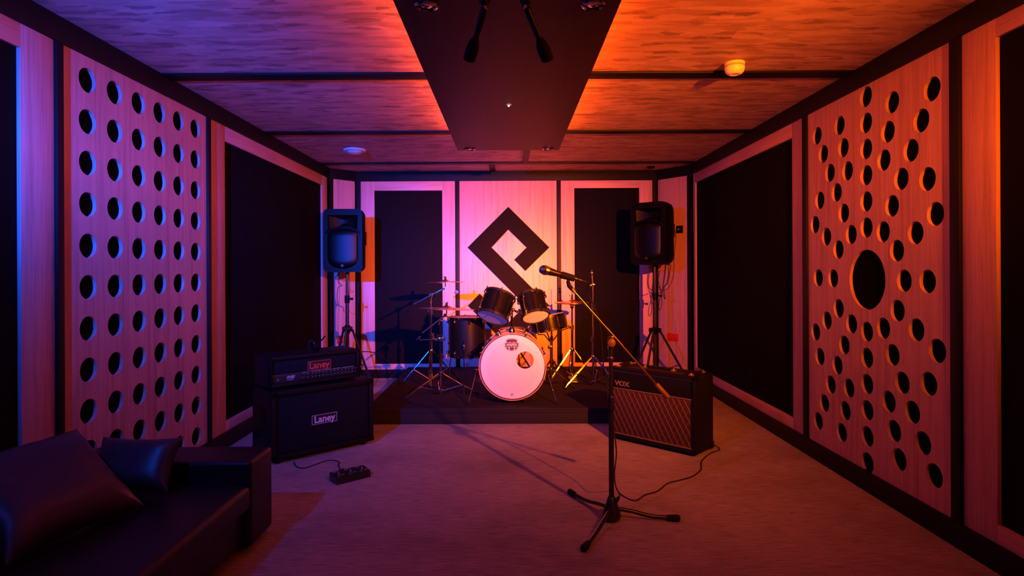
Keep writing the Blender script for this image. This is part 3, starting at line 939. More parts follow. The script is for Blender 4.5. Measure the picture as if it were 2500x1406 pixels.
def boom_stand(label, xy, hub_z, R, azs, joint, lo, hi, cym_c, extra=False):
    loc = V((xy[0], xy[1], ZS + 0.002))
    t = thing('cymbal_stand', label, 'cymbal stand', loc)
    J = joint - loc; J.x = 0; J.y = 0
    tripod(t, hub_z, R, azs, 0.0125, top_z=hub_z + 0.16)
    mid = hub_z + 0.16
    mb = MB().cyl((0, 0, mid - 0.01), (0, 0, J.z), 0.0095)
    mb.build('middle_tube', 'chrome', t)
    mb = MB().cyl((0, 0, mid - 0.03), (0, 0, mid + 0.02), 0.018)
    wing(mb, V((0.012, -0.008, mid)), (0.8, -0.5, 0))
    mb.build('clamp_collar', 'chrome', t)
    mb = MB()
    zz = (mid + J.z) / 2 + 0.03
    mb.cyl((0, 0, zz - 0.018), (0, 0, zz + 0.015), 0.015)
    wing(mb, V((-0.010, -0.008, zz)), (-0.8, -0.5, 0))
    mb.build('clamp_collar', 'chrome', t)
    mb = MB().box(J, (0.034, 0.034, 0.040), None, 0.008)
    mb.cyl(J + V((0, -0.02, 0)), J + V((0, 0.02, 0)), 0.020)
    wing(mb, J + V((-0.004, -0.02, 0.0)), (-0.3, -1, 0))
    mb.build('boom_tilter', 'chrome', t)
    a, b = lo - loc, hi - loc
    off = V((0, -0.028, 0))
    a = a + off; b = b + off
    a.y = b.y = off.y
    MB().tube([a, b], 0.0075, 12).ball(a, 0.009).build('boom_arm', 'chrome', t)
    cc_ = cym_c - loc
    cc_.y = off.y
    st = MB().box(b, (0.030, 0.026, 0.030), None, 0.006)
    st.tube([b, V((cc_.x, cc_.y, b.z + 0.015)), V((cc_.x, cc_.y, cc_.z + 0.058))], [0.008, 0.006, 0.004], 10)
    st.build('cymbal_tilter', 'chrome', t)
    MB().lathe([(0.004, 0.0), (0.014, 0.0), (0.015, 0.006), (0.013, 0.012), (0.004, 0.012)], 16, Matrix.Translation((cc_.x, cc_.y, cc_.z + 0.0268))).build('felt', 'rubber', t)
    wn = MB().cyl((cc_.x, cc_.y, cc_.z + 0.039), (cc_.x, cc_.y, cc_.z + 0.056), 0.008)
    wn.box((cc_.x, cc_.y, cc_.z + 0.052), (0.034, 0.006, 0.014), None, 0.003)
    wn.build('wing_nut', 'chrome', t)
    if extra:
        q = V((0, 0, at(1075, 828, xy[1]).z - ZS))
        mb = MB().box(q, (0.05, 0.04, 0.03), None, 0.008)
        e = at(1026, 829, xy[1]) - loc
        mb.tube([q + V((-0.015, -0.03, 0)), V((e.x, -0.03, e.z))], 0.004, 8)
        mb.tube([V((e.x, -0.03, e.z - 0.004)), V((e.x - 0.006, -0.03, e.z + 0.035))], 0.005, 8)
        mb.tube([V((e.x - 0.032, -0.035, e.z + 0.004)), V((e.x + 0.01, -0.03, e.z + 0.034))], 0.005, 8)
        mb.cyl(q + V((-0.075, -0.03, 0.004)), q + V((-0.03, -0.03, -0.006)), 0.012)
        wing(mb, q + V((0.024, -0.01, 0)), (1, -0.4, 0))
        mb.build('multi_clamp', 'chrome', t)
        q = V((0, 0, at(1075, 960, xy[1]).z - ZS))
    c = V((cym_c.x, xy[1] + off.y, cym_c.z))
    return c

A_y, B_y = 5.45, 6.02
ax_ = at(1076, 900, A_y).x
bx_ = at(1052, 850, B_y).x
cA = boom_stand('chrome boom cymbal stand beside the floor tom, nearer of the two on the left', (ax_, A_y), 0.205, 0.335, (6, 205, 100), at(1075, 787, A_y), at(1033, 811, A_y), at(1088, 769, A_y), at(1091, 753, A_y), True)
cB = boom_stand('chrome boom cymbal stand at the back left, tallest beside the floor tom', (bx_, B_y), 0.33, 0.30, (20, 195, 275), at(1051, 720, B_y), at(1012, 742, B_y), at(1084, 704, B_y), at(1088, 689, B_y))
cymbal('cymbal', 'wide bronze ride cymbal just above the floor tom', cA, 0.252, (0.04, -0.03))
cymbal('cymbal', 'small bronze crash cymbal, topmost on the left', cB, 0.203, (-0.02, -0.02))

# bare straight stand on the right
loc = V((at(1449, 900, 5.86).x, 5.86, ZS + 0.002))
t = thing('cymbal_stand', 'bare chrome straight cymbal stand with no cymbal, right of the hi-hat', 'cymbal stand', loc)
tripod(t, 0.285, 0.31, (200, 318, 75), 0.0125, top_z=0.47)
mb = MB().cyl((0, 0, 0.44), (0, 0, 0.50), 0.017)
wing(mb, V((-0.012, -0.01, 0.47)), (-0.8, -0.6, 0))
mb.build('clamp_collar', 'chrome', t)
mb = MB()
mb.cyl((0, 0, 0.77), (0, 0, 0.81), 0.014)
wing(mb, V((0.008, -0.01, 0.79)), (0.8, -0.6, 0))
mb.build('clamp_collar', 'chrome', t)
MB().cyl((0, 0, 0.46), (0, 0, 0.80), 0.0095).cyl((0, 0, 0.79), (0, 0, 0.985), 0.007).build('middle_tube', 'chrome', t)
zt = at(1448, 696, 5.86).z - ZS
MB().box((0, 0, zt), (0.026, 0.03, 0.03), None, 0.006).cyl((-0.028, 0, zt - 0.004), (0.018, 0, zt + 0.004), 0.011).build('tilter', 'chrome', t)
MB().tube([(0.0, 0, zt), (-0.008, 0, zt + 0.075), (-0.012, 0, zt + 0.145)], [0.007, 0.005, 0.003], 10).build('stem', 'chrome', t)
MB().cyl((-0.010, 0, zt + 0.082), (-0.011, 0, zt + 0.100), 0.013).build('felt', 'rubber', t)
MB().box((-0.012, 0, zt + 0.118), (0.030, 0.006, 0.012), (0, 0.1, 0), 0.003).build('wing_nut', 'chrome', t)

# hi-hat
HY = 6.27
loc = V((at(1397, 850, HY).x, HY, ZS + 0.002))
t = thing('hi_hat_stand', 'chrome hi-hat stand carrying a pair of cymbals, right of the snare drum', 'hi-hat stand', loc)
tripod(t, at(1397, 854, HY).z - ZS, 0.245, (200, -20, 92), 0.0125, top_z=0.55)
zc_ = at(1397, 738, HY).z - ZS
MB().cyl((0, 0, 0.54), (0, 0, zc_ - 0.06), 0.0095).lathe([(0.0095, zc_ - 0.07), (0.022, zc_ - 0.048), (0.024, zc_ - 0.0405), (0.004, zc_ - 0.0405)], 20).build('middle_tube', 'chrome', t)
mb = MB().cyl((0, 0, 0.52), (0, 0, 0.56), 0.017)
wing(mb, V((-0.012, -0.01, 0.54)), (-0.9, -0.4, 0))
mb.build('clamp_collar', 'chrome', t)
MB().cyl((0, 0, zc_ - 0.02), (0, 0, zc_ + 0.24), 0.003).build('pull_rod', 'chrome', t)
MB().cyl((0, 0, zc_ + 0.028), (0, 0, zc_ + 0.044), 0.014).build('felt', 'rubber', t)
MB().cyl((0, 0, zc_ + 0.044), (0, 0, zc_ + 0.085), 0.010).box((-0.014, 0, zc_ + 0.07), (0.024, 0.006, 0.018), None, 0.003).build('clutch', 'chrome', t)
MB().box((0, -0.12, 0.022), (0.075, 0.26, 0.010), (0.06, 0, 0), 0.004).box((0, -0.02, 0.012), (0.085, 0.06, 0.022), None, 0.004).build('pedal', 'steel', t)
cymbal('hi_hat_cymbal', 'bronze hi-hat cymbal, upper one of the pair on the hi-hat stand', V((loc.x, loc.y, loc.z + zc_)), 0.178, (0, 0), None)
cymbal('hi_hat_cymbal', 'bronze hi-hat cymbal, lower upturned one of the pair on the hi-hat stand', V((loc.x, loc.y, loc.z + zc_ - 0.0115)), 0.178, (0, 0), None, True)

# snare drum and its stand
sc_ = at(1339, 788, 5.92)
ta = math.radians(11)
sax = V((-math.sin(ta), 0.045, math.cos(ta))).normalized()
sn, ms, Ls = drum('snare_drum', 'shallow black snare drum with chrome lugs on a stand, right of the bass drum', sc_ - sax * 0.068, sc_ + sax * 0.068, 0.172, 10, 'shell', False, 'chrome', 0.1)
MB().box(ms @ (V((0.25, -0.968, 0)) * 0.178 + V((0, 0, 0.07))), (0.03, 0.012, 0.07), None, 0.004).build('strainer', 'chrome', sn)
bpos = sc_ - sax * 0.068
ssx, ssy = bpos.x + 0.01, bpos.y
t = thing('snare_stand', 'dark snare stand with three cradle arms under the snare drum', 'snare stand', (ssx, ssy, ZS + 0.002))
hz = bpos.z - ZS
jz = hz - 0.115
tripod(t, 0.16, 0.24, (215, 335, 95), 0.011, 0.045, 'bmetal', top_z=jz - 0.08)
MB().cyl((0, 0, jz - 0.10), (0, 0, jz), 0.009).box((-0.008, 0, jz - 0.06), (0.045, 0.03, 0.035), None, 0.008).build('tilter', 'bmetal', t)
MB().cyl((0, 0, jz - 0.22), (0, 0, jz - 0.18), 0.016).cyl((0.01, -0.01, jz - 0.20), (0.045, -0.02, jz - 0.20), 0.006).build('clamp_collar', 'bmetal', t)
inv = V((ssx, ssy, ZS))
for a in (-150, -30, 90):
    e = ms.to_3x3() @ V((math.cos(math.radians(a)), math.sin(math.radians(a)), 0))
    tip = bpos + e * 0.186 - sax * 0.018 - inv
    low_ = V((0, 0, jz)) + e * 0.02
    knee = bpos + e * 0.10 - sax * 0.032 - inv
    arm = MB().tube([low_, knee, tip, tip + sax * 0.028 + e * 0.004], [0.007, 0.006, 0.006, 0.006], 8).build('cradle_arm', 'bmetal', t)

# drummer's stool behind the kit
t = thing('drum_stool', 'round black topped drum stool half hidden behind the bass drum', 'stool', (0.06, 6.42, ZS + 0.002))
zt = at(1256, 800, 6.42).z - ZS
MB().lathe([(0, zt - 0.075), (0.135, zt - 0.075), (0.155, zt - 0.06), (0.160, zt - 0.03), (0.150, zt - 0.008), (0.10, zt), (0, zt + 0.002)], 40).build('seat', 'leather', t)
tripod(t, zt - 0.20, 0.24, (30, 150, 270), 0.012, 0.06, top_z=zt - 0.076)

# ------------------------------------------------------------------ loudspeakers on tripods
def speaker(label, loc, rz):
    t = thing('loudspeaker', label, 'loudspeaker', loc, rz)
    W_, H_ = 0.405, 0.66
    # tapered cabinet: lofted rounded rectangles front to back
    secs = [(-0.085, 0.404, 0.658, 0.05), (0.02, 0.385, 0.645, 0.055), (0.12, 0.31, 0.62, 0.06), (0.19, 0.25, 0.57, 0.06)]
    mb = MB()
    b = bmesh.new()
    rings = []
    for y, ww, hh, r in secs:
        rings.append([b.verts.new((x, y, z + H_ / 2)) for x, z in rrect(ww, hh, r, 6)])
    n_ = len(rings[0])
    for a_, c_ in zip(rings, rings[1:]):
        for k in range(n_):
            b.faces.new((a_[k], a_[(k + 1) % n_], c_[(k + 1) % n_], c_[k]))
    b.faces.new(rings[0]); b.faces.new(rings[-1])
    bmesh.ops.recalc_face_normals(b, faces=b.faces)
    mb._merge(b)
    mb.box((-0.11, 0.02, 0.004), (0.03, 0.14, 0.014), None, 0.004).box((0.11, 0.02, 0.004), (0.03, 0.14, 0.014), None, 0.004)
    cab = mb.build('cabinet', 'plastic', t)
    # baffle with the horn mouth and arch cut out
    mouth = [(-0.155, 0.595), (0.155, 0.595), (0.158, 0.585), (0.150, 0.445)] + [(0.150 * math.cos(PI * k / 16), 0.425 + 0.055 * math.sin(PI * k / 16)) for k in range(1, 16)] + [(-0.150, 0.445), (-0.158, 0.585)]
    baf = sheet([(x, z + H_ / 2) for x, z in rrect(0.405, 0.66, 0.05, 8)], [mouth], 0.100)
    MB().mesh(baf, Matrix.Translation((0, -0.136, 0)) @ UPRIGHT).build('baffle', 'plastic', t)
    # horn flare inside the mouth
    cxm, czm = 0, 0.535
    nn = len(mouth)
    hb = bmesh.new()
    k1 = [hb.verts.new((x * 0.985, -0.150, czm + (z - czm) * 0.97)) for x, z in mouth]
    k2 = [hb.verts.new((cxm + (x - cxm) * 0.62, -0.112, czm + (z - czm) * 0.72)) for x, z in mouth]
    k3 = [hb.verts.new((cxm + (x - cxm) * 0.16, -0.092, czm + (z - czm) * 0.34)) for x, z in mouth]
    for a_, c_ in ((k1, k2), (k2, k3)):
        for k in range(nn):
            hb.faces.new((a_[k], a_[(k + 1) % nn], c_[(k + 1) % nn], c_[k]))
    hb.faces.new(k3)
    m_ = MB()
    m_._merge(hb)
    m_.build('horn', 'plastic', t)
    # bulged woofer grille, arched top and rounded foot
    gb = bmesh.new()
    nu, nv = 28, 26
    G = []
    for i in range(nu + 1):
        u = -1 + 2 * i / nu
        x = 0.158 * u
        ztop = 0.395 + 0.055 * math.sqrt(max(0, 1 - u * u)) * 1.0
        zbot = 0.145 - 0.110 * math.sqrt(max(0.0, 1 - u * u))
        col = []
        for j in range(nv + 1):
            v = j / nv
            z = zbot + (ztop - zbot) * v
            edge = min(1.0, 6 * min(v, 1 - v) + 0.02)
            y = -0.187 - 0.034 * (1 - u * u) ** 0.7 * (edge ** 0.5)
            col.append(gb.verts.new((x, y, z)))
        G.append(col)
    for i in range(nu):
        for j in range(nv):
            gb.faces.new((G[i][j], G[i + 1][j], G[i + 1][j + 1], G[i][j + 1]))
    bmesh.ops.recalc_face_normals(gb, faces=gb.faces)
    m_ = MB()
    m_._merge(gb)
    g = m_.build('grille', 'mesh', t, weld=False)
    so_ = g.modifiers.new('thick', 'SOLIDIFY')
    so_.thickness = 0.003
    # arch lip over the grille
    MB().tube([(0.172 * math.cos(PI * k / 20), -0.192 - 0.012 * math.sin(PI * k / 20), 0.402 + 0.062 * math.sin(PI * k / 20)) for k in range(21)], 0.010, 10).build('arch_lip', 'plastic', t)
    # round maker's mark
    bdg = MB().lathe([(0, 0), (0.015, 0), (0.015, 0.003), (0.012, 0.004), (0.012, 0.003), (0, 0.003)], 24, axis((0.002, -0.2195, 0.068), (0, -1, 0.12))).build('badge', 'print', t)
    rm_ = Matrix.Translation((0.002, -0.2235, 0.068)) @ UPRIGHT
    r_ = MB()
    r_.prism([(0.001, 0.011), (0.006, 0.009), (0.004, 0.006), (0.009, 0.004), (0.008, 0.001), (0.003, 0.003), (0.006, -0.004), (0.009, -0.009), (0.005, -0.010), (0.002, -0.004), (-0.002, -0.009), (-0.008, -0.008), (-0.003, -0.004), (-0.002, 0.001), (-0.007, -0.001), (-0.008, 0.002), (-0.001, 0.005)], 0.0012, rm_)
    r_.torus(0.0135, 0.0012, Matrix.Translation((0.002, -0.2225, 0.068)) @ Matrix.Rotation(PI / 2, 4, 'X'), 28, 6)
    r_.build('mark', 'chrome', bdg, smooth=False)
    # side grip
    for s in (-1, 1):
        MB().box((s * 0.187, 0.04, 0.36), (0.02, 0.03, 0.15), (0, 0, -s * 0.25), 0.008).build('handle', 'rubber', t)
    return t

def speaker_stand(label, loc, top_z, hub_z, R, azs):
    t = thing('speaker_stand', label, 'speaker stand', loc)
    cz2 = (top_z + hub_z) / 2 + 0.02
    MB().cyl((0, 0, 0.10), (0, 0, cz2), 0.019).build('lower_pole', 'bmetal', t)
    MB().cyl((0, 0, cz2 - 0.02), (0, 0, top_z - 0.002), 0.0155).build('upper_pole', 'bmetal', t)
    mb = MB().cyl((0, 0, cz2 - 0.045), (0, 0, cz2 + 0.035), 0.027)
    mb.cyl((0.02, -0.01, cz2), (0.055, -0.03, cz2), 0.008).ball((0.058, -0.032, cz2), 0.015)
    mb.build('height_collar', 'plastic', t)
    MB().box((0, 0, hub_z), (0.10, 0.10, 0.05), (0, 0, 0.4), 0.012).cyl((0, 0, hub_z - 0.05), (0, 0, hub_z + 0.04), 0.028).build('hub', 'plastic', t)
    MB().cyl((0, 0, 0.14), (0, 0, 0.20), 0.026).build('lower_hub', 'plastic', t)
    for a in azs:
        e = V((math.cos(math.radians(a)), math.sin(math.radians(a)), 0))
        p0 = e * 0.055 + V((0, 0, hub_z - 0.01)); p1 = e * R + V((0, 0, 0.015))
        lg = MB().tube([p0, p1], 0.0125, 12).build('leg', 'bmetal', t)
        MB().tube([p1 + (p0 - p1).normalized() * 0.04, p1, p1 - V((0, 0, 0.014))], [0.015, 0.017, 0.016], 12).build('rubber_foot', 'rubber', lg)
        q = p0.lerp(p1, 0.62)
        MB().tube([e * 0.025 + V((0, 0, 0.17)), q], 0.007, 8).build('brace', 'bmetal', t)
    return t

SL = V((at(848, 800, 6.46).x, 6.46, 0))
SR = V((at(1599, 760, 6.48).x, 6.48, 0))
zl = at(848, 664, 6.46).z
zr = at(1599, 646, 6.48).z
speaker_stand('black tripod stand under the left loudspeaker, behind the amplifier stack', SL, zl - 0.003, at(848, 803, 6.46).z, 0.27, (150, 30, 270))
speaker_stand('black tripod stand under the right loudspeaker, behind the combo amplifier', SR, zr - 0.003, at(1599, 806, 6.48).z, 0.385, (0, 122, 238))
speaker('black plastic loudspeaker lit blue, on the left stand in the back corner', (SL.x, SL.y, zl), 0.03)
speaker('black plastic loudspeaker turned inward, on the right stand in the back corner', (SR.x + 0.015, SR.y + 0.02, zr), math.radians(-40))

def cable(name, label, pts, r=0.004, k=8):
    o = MB().tube(smooth_path(pts, k), r, 8).build(name, 'cable')
    return tag(o, label, 'cable')

d = 6.62
cable('speaker_cable', 'black cable looping below the right loudspeaker on the pole side',
      [at(1588, 647, d), at(1583, 680, d), at(1584, 700, d), at(1592, 708, d), at(1606, 704, d + 0.03)])
cable('speaker_cable', 'black cable hanging in a long narrow loop below the right loudspeaker',
      [at(1607, 648, d), at(1606, 680, d), at(1612, 705, d), at(1616, 738, d), at(1612, 756, d), at(1608, 752, d), at(1610, 735, d), at(1618, 700, d), at(1624, 648, d)])
cable('speaker_cable', 'black cable sagging wide below the right loudspeaker to its plug',
      [at(1626, 646, d - 0.08), at(1622, 680, d - 0.07), at(1618, 712, d - 0.07), at(1624, 730, d - 0.05), at(1621, 700, d - 0.04), at(1630, 690, d - 0.06), at(1638, 646, d - 0.07)])
# wall plate with the cable that feeds the right loudspeaker
def on_splay(S, px, py):
    a, dv, n = S
    # ray through the pixel meets the splay plywood face
    r0 = at(px, py, 1.0) - V((0, 0, CH))
    q = a + n * (-0.0140)
    s = (q - V((0, 0, 0))).dot(n) / V((r0.x, r0.y, 0)).dot(n)
    return V((r0.x * s, r0.y * s, CH + r0.z * s))
c = on_splay(RS, 1660, 560)
ang = math.atan2(RS[1].y, RS[1].x)
wp = thing('switch_plate', 'small square black switch plate high on the right corner panel', 'wall plate', c, ang + PI)
MB().box((0, -0.006, 0), (0.086, 0.012, 0.086), None, 0.003).build('plate', 'plastic', wp)
MB().cyl((-0.006, -0.012, 0), (-0.006, -0.022, 0), 0.012).build('connector', 'steel', wp)
cable('plate_cable', 'thin black cable dropping from the wall plate beside the right loudspeaker',
      [c + V((-0.06, -0.012, -0.01)), at(1650, 580, 6.75), at(1646, 625, 6.72), at(1645, 665, 6.72), at(1638, 692, 6.72), at(1628, 706, 6.72), at(1616, 708, 6.71), at(1607, 700, 6.70)], 0.0032)

def socket(label, S, px, py):
    c = on_splay(S, px, py)
    ang = math.atan2(S[1].y, S[1].x)
    rz = ang + PI if S is RS else ang
    t = thing('double_socket', label, 'socket', c, rz)
    MB().box((0, -0.006, 0), (0.146, 0.012, 0.086), None, 0.004).build('plate', 'red', t)
    for s in (-1, 1):
        MB().box((s * 0.037, -0.0125, -0.010), (0.005, 0.002, 0.009)).box((s * 0.037 - 0.011, -0.0125, -0.026), (0.009, 0.002, 0.005)).box((s * 0.037 + 0.011, -0.0125, -0.026), (0.009, 0.002, 0.005)).build('pin_holes', 'back', t)
        MB().box((s * 0.020, -0.013, 0.022), (0.013, 0.006, 0.022), (0.12, 0, 0), 0.002).build('rocker', 'red', t)
socket('red double power socket low on the right corner panel, beside the speaker stand', RS, 1644, 823)
socket('red double power socket low on the left corner panel, behind the speaker stand legs', LS, 836, 828)

d = 6.60
cable('speaker_cable', 'black cable looping from the left loudspeaker down to the pole collar',
      [at(828, 664, d), at(826, 688, d), at(835, 697, 6.55), at(826, 702, 6.55), at(823, 730, 6.55), at(828, 746, 6.52), at(837, 750, 6.5), at(840, 762, 6.49)], 0.0035)
cable('speaker_cable', 'short black cable sagging under the left corner of the left loudspeaker',
      [at(808, 664, d), at(812, 674, d), at(820, 676, d), at(828, 664, d - 0.02)], 0.0035)
cable('speaker_cable', 'black cable hanging straight behind the left speaker stand pole',
      [at(852, 664, d), at(854, 700, d), at(851, 740, d), at(849, 790, d), at(851, 840, d), at(850, 900, d + 0.05)], 0.0035)

# ------------------------------------------------------------------ amplifier stack on the left
def corner_caps(t, W_, D_, H_, z0, mat='plastic', s=0.042):
    for sx in (-1, 1):
        for sy in (-1, 1):
            for sz in (0, 1):
                c = V((sx * W_ / 2, sy * D_ / 2, z0 + sz * H_))
                b = MB()
                b.box(c + V((-sx * (s / 2 - 0.002), -sy * (s / 2 - 0.002), (-1 if sz else 1) * (s / 2 - 0.002))), (s, s, s), None, 0.008)
                b.build('corner_cap', mat, t)

yaw = math.radians(42.2)
fl = at(664, 1139, CH * F / (1136.5 - VY)); fl.z = 0
u = V((math.cos(yaw), math.sin(yaw), 0)); nb = V((-math.sin(yaw), math.cos(yaw), 0))
CWD, CDD, CHH = 0.745, 0.36, 0.455
cc0 = fl + u * (CWD / 2) + nb * (CDD / 2)
cab = thing('speaker_cabinet', 'black guitar speaker cabinet with a white framed badge, under the amplifier head', 'speaker cabinet', cc0, yaw)
# body: open front shell
mb = MB()
z0 = 0.028
mb.box((0, 0.018, z0 + CHH / 2), (CWD, CDD - 0.036, CHH), None, 0.010)
mb.box((0, -CDD / 2 + 0.02, z0 + 0.0175), (CWD, 0.04, 0.035), None, 0.008).box((0, -CDD / 2 + 0.02, z0 + CHH - 0.0175), (CWD, 0.04, 0.035), None, 0.008)
mb.box((-CWD / 2 + 0.0175, -CDD / 2 + 0.02, z0 + CHH / 2), (0.035, 0.04, CHH), None, 0.008).box((CWD / 2 - 0.0175, -CDD / 2 + 0.02, z0 + CHH / 2), (0.035, 0.04, CHH), None, 0.008)
mb.build('cabinet', 'tolex', cab)
MB().box((0, -CDD / 2 + 0.028, z0 + CHH / 2), (CWD - 0.07, 0.012, CHH - 0.07), None, 0.004).build('grille', 'ampcloth', cab)
corner_caps(cab, CWD, CDD, CHH, z0)
for sx in (-1, 1):
    for sy in (-1, 1):
        MB().cyl((sx * 0.31, sy * 0.13, 0), (sx * 0.31, sy * 0.13, z0 + 0.002), 0.018, 0.022).build('foot', 'rubber', cab)
for s in (-1, 1):
    MB().box((s * CWD / 2, 0.0, z0 + CHH * 0.62), (0.008, 0.17, 0.10), None, 0.004).build('side_handle', 'plastic', cab)

def badge(parent, c, w_, h_, s, size, letter, plate, line):
    m_ = Matrix.Translation(c) @ UPRIGHT
    b = MB().box(m_ @ V((0, 0, 0.0012)), (w_, 0.0024, h_), None, 0.0005).build('badge', plate, parent)
    f = MB()
    tck = 0.0028
    for zz in (-1, 1):
        f.box(m_ @ V((0, zz * (h_ / 2 - tck / 2), 0.0032)), (w_, 0.0016, tck))
    for xx in (-1, 1):
        f.box(m_ @ V((xx * (w_ / 2 - tck / 2), 0, 0.0032)), (tck, 0.0016, h_))
    f.build('badge_border', line, b, smooth=False)
    MB().mesh(text_mesh(s, size, 0.0008, size * 0.022, 0, 1.0), m_ @ Matrix.Translation((0, -size * 0.02, 0.0034))).build('lettering', letter, b, smooth=False)

badge(cab, V((0.0, -CDD / 2 + 0.0215, z0 + CHH * 0.485)), 0.184, 0.064, 'Laney', 0.066, 'silver', 'knob', 'silver')

# amplifier head
HW, HD, HH = 0.665, 0.27, 0.205
zh = z0 + CHH + 0.001
hfl = at(656, 953, CH * F / (1136.5 - VY) * 1.012); hfl.z = zh
hc = hfl + u * (HW / 2) + nb * (HD / 2)
hd = thing('guitar_amplifier', 'black guitar amplifier head with red lettered badge and knob rows, on the speaker cabinet', 'amplifier', hc, yaw)
f0 = 0.012
mb = MB()
mb.box((0, 0.02, f0 + HH / 2), (HW, HD - 0.04, HH), None, 0.010)
mb.box((0, -HD / 2 + 0.022, f0 + 0.012), (HW, 0.044, 0.024), None, 0.007).box((0, -HD / 2 + 0.022, f0 + HH - 0.012), (HW, 0.044, 0.024), None, 0.007)
mb.box((-HW / 2 + 0.013, -HD / 2 + 0.022, f0 + HH / 2), (0.026, 0.044, HH), None, 0.007).box((HW / 2 - 0.013, -HD / 2 + 0.022, f0 + HH / 2), (0.026, 0.044, HH), None, 0.007)
mb.build('cabinet', 'tolex', hd)
MB().box((0, -HD / 2 + 0.030, f0 + 0.132), (HW - 0.054, 0.014, 0.098), None, 0.003).build('front_cloth', 'ampcloth', hd)
MB().box((0, -HD / 2 + 0.032, f0 + 0.053), (HW - 0.054, 0.014, 0.056), None, 0.002).build('control_panel', 'knob', hd)
fy = -HD / 2 + 0.025
badge(hd, V((0.028, -HD / 2 + 0.023, f0 + 0.118)), 0.172, 0.064, 'Laney', 0.064, 'redletter', 'redplate', 'redletter')
for i in range(15):
    x = -0.088 + 0.0262 * i + (0.008 if i > 1 else 0) + (0.008 if i > 6 else 0) + (0.006 if i > 9 else 0)
    for zz, r in ((0.065, 0.0065), (0.042, 0.0055)):
        kb = MB().lathe([(0, 0), (r, 0), (r, 0.008), (r * 0.8, 0.014), (0, 0.014)], 14, axis((x, fy, f0 + zz), (0, -1, 0))).build('knob', 'knob', hd)
        MB().box((x, fy - 0.0145, f0 + zz + r * 0.4), (0.002, 0.0012, r * 1.1)).build('pointer', 'silver', kb)
ln = MB()
for x0, x1 in ((-0.098, -0.048), (-0.028, 0.045), (0.055, 0.118), (0.128, 0.192), (0.202, 0.292)):
    ln.box(((x0 + x1) / 2, fy - 0.0004, f0 + 0.0785), (x1 - x0, 0.0008, 0.0018))
ln.build('panel_lines', 'silver', hd, smooth=False)
MB().mesh(text_mesh('IVSE', 0.026, 0.0005, 0.0006, 0.35, 1.15), Matrix.Translation((-0.177, fy - 0.0004, f0 + 0.056)) @ UPRIGHT).box((-0.177, fy - 0.0004, f0 + 0.039), (0.045, 0.0008, 0.0025)).build('model_mark', 'silver', hd, smooth=False)
MB().box((-0.262, fy - 0.002, f0 + 0.046), (0.018, 0.006, 0.012), None, 0.001).build('power_switch', 'steel', hd)
for sx in (-1, 1):
    c_ = V((sx * (HW / 2 - 0.009), -HD / 2 + 0.009, 0))
    MB().box((c_.x, c_.y, f0 + HH / 2), (0.020, 0.020, HH + 0.003), None, 0.007).build('corner_strip', 'plastic', hd)
    for sy in (-1, 1):
        MB().cyl((sx * 0.28, sy * 0.09, 0), (sx * 0.28, sy * 0.09, f0 + 0.001), 0.014).build('foot', 'rubber', hd)

# small clip with a lit blue face lying on the head
ztop = zh + f0 + HH
pc = at(772, 858, 4.15)
sc2 = (ztop - CH) / (pc.z - CH)
pc = V((pc.x * sc2, 4.15 * sc2, ztop + 0.001))
t = thing('microphone_clip', 'small black microphone clip with a shiny blue lit edge, on top of the amplifier head', 'clip', pc)
MB().lathe([(0, 0), (0.016, 0), (0.022, 0.012), (0.024, 0.026), (0.021, 0.027), (0, 0.024)], 20).build('base', 'plastic', t)
MB().tube(smooth_path([(-0.01, 0.02, 0.022), (-0.03, 0.03, 0.06), (-0.052, 0.03, 0.074), (-0.060, 0.025, 0.050), (-0.062, 0.02, 0.012)]), 0.010, 10).build('jaw', 'plastic', t)
MB().tube(smooth_path([(-0.005, 0.03, 0.02), (0.01, 0.04, 0.06), (0.035, 0.045, 0.085), (0.05, 0.045, 0.105)]), 0.005, 8).build('neck', 'plastic', t)
MB().ball((-0.018, 0.012, 0.058), 0.006).build('screw', 'chrome', t)
# leads of the amplifier stack
hr = hc + u * (HW / 2) + nb * 0.08
cable('amplifier_lead', 'thin black lead running right from the amplifier head to the back wall',
      [hr + u * 0.012 + V((0, 0, zh + 0.17 - hr.z)), at(905, 859, 4.75), at(928, 868, 5.2), at(950, 885, 5.9)], 0.0035)
cable('amplifier_lead', 'thin black lead sloping from the amplifier head down to the speaker cabinet',
      [hr - nb * 0.07 + u * 0.012 + V((0, 0, zh + 0.12)) - V((0, 0, hr.z)), hr - nb * 0.06 + u * 0.022 + V((0, 0, zh + 0.05)) - V((0, 0, hr.z)), hr - nb * 0.05 + u * 0.033 + V((0, 0, zh + 0.005)) - V((0, 0, hr.z))], 0.0035)

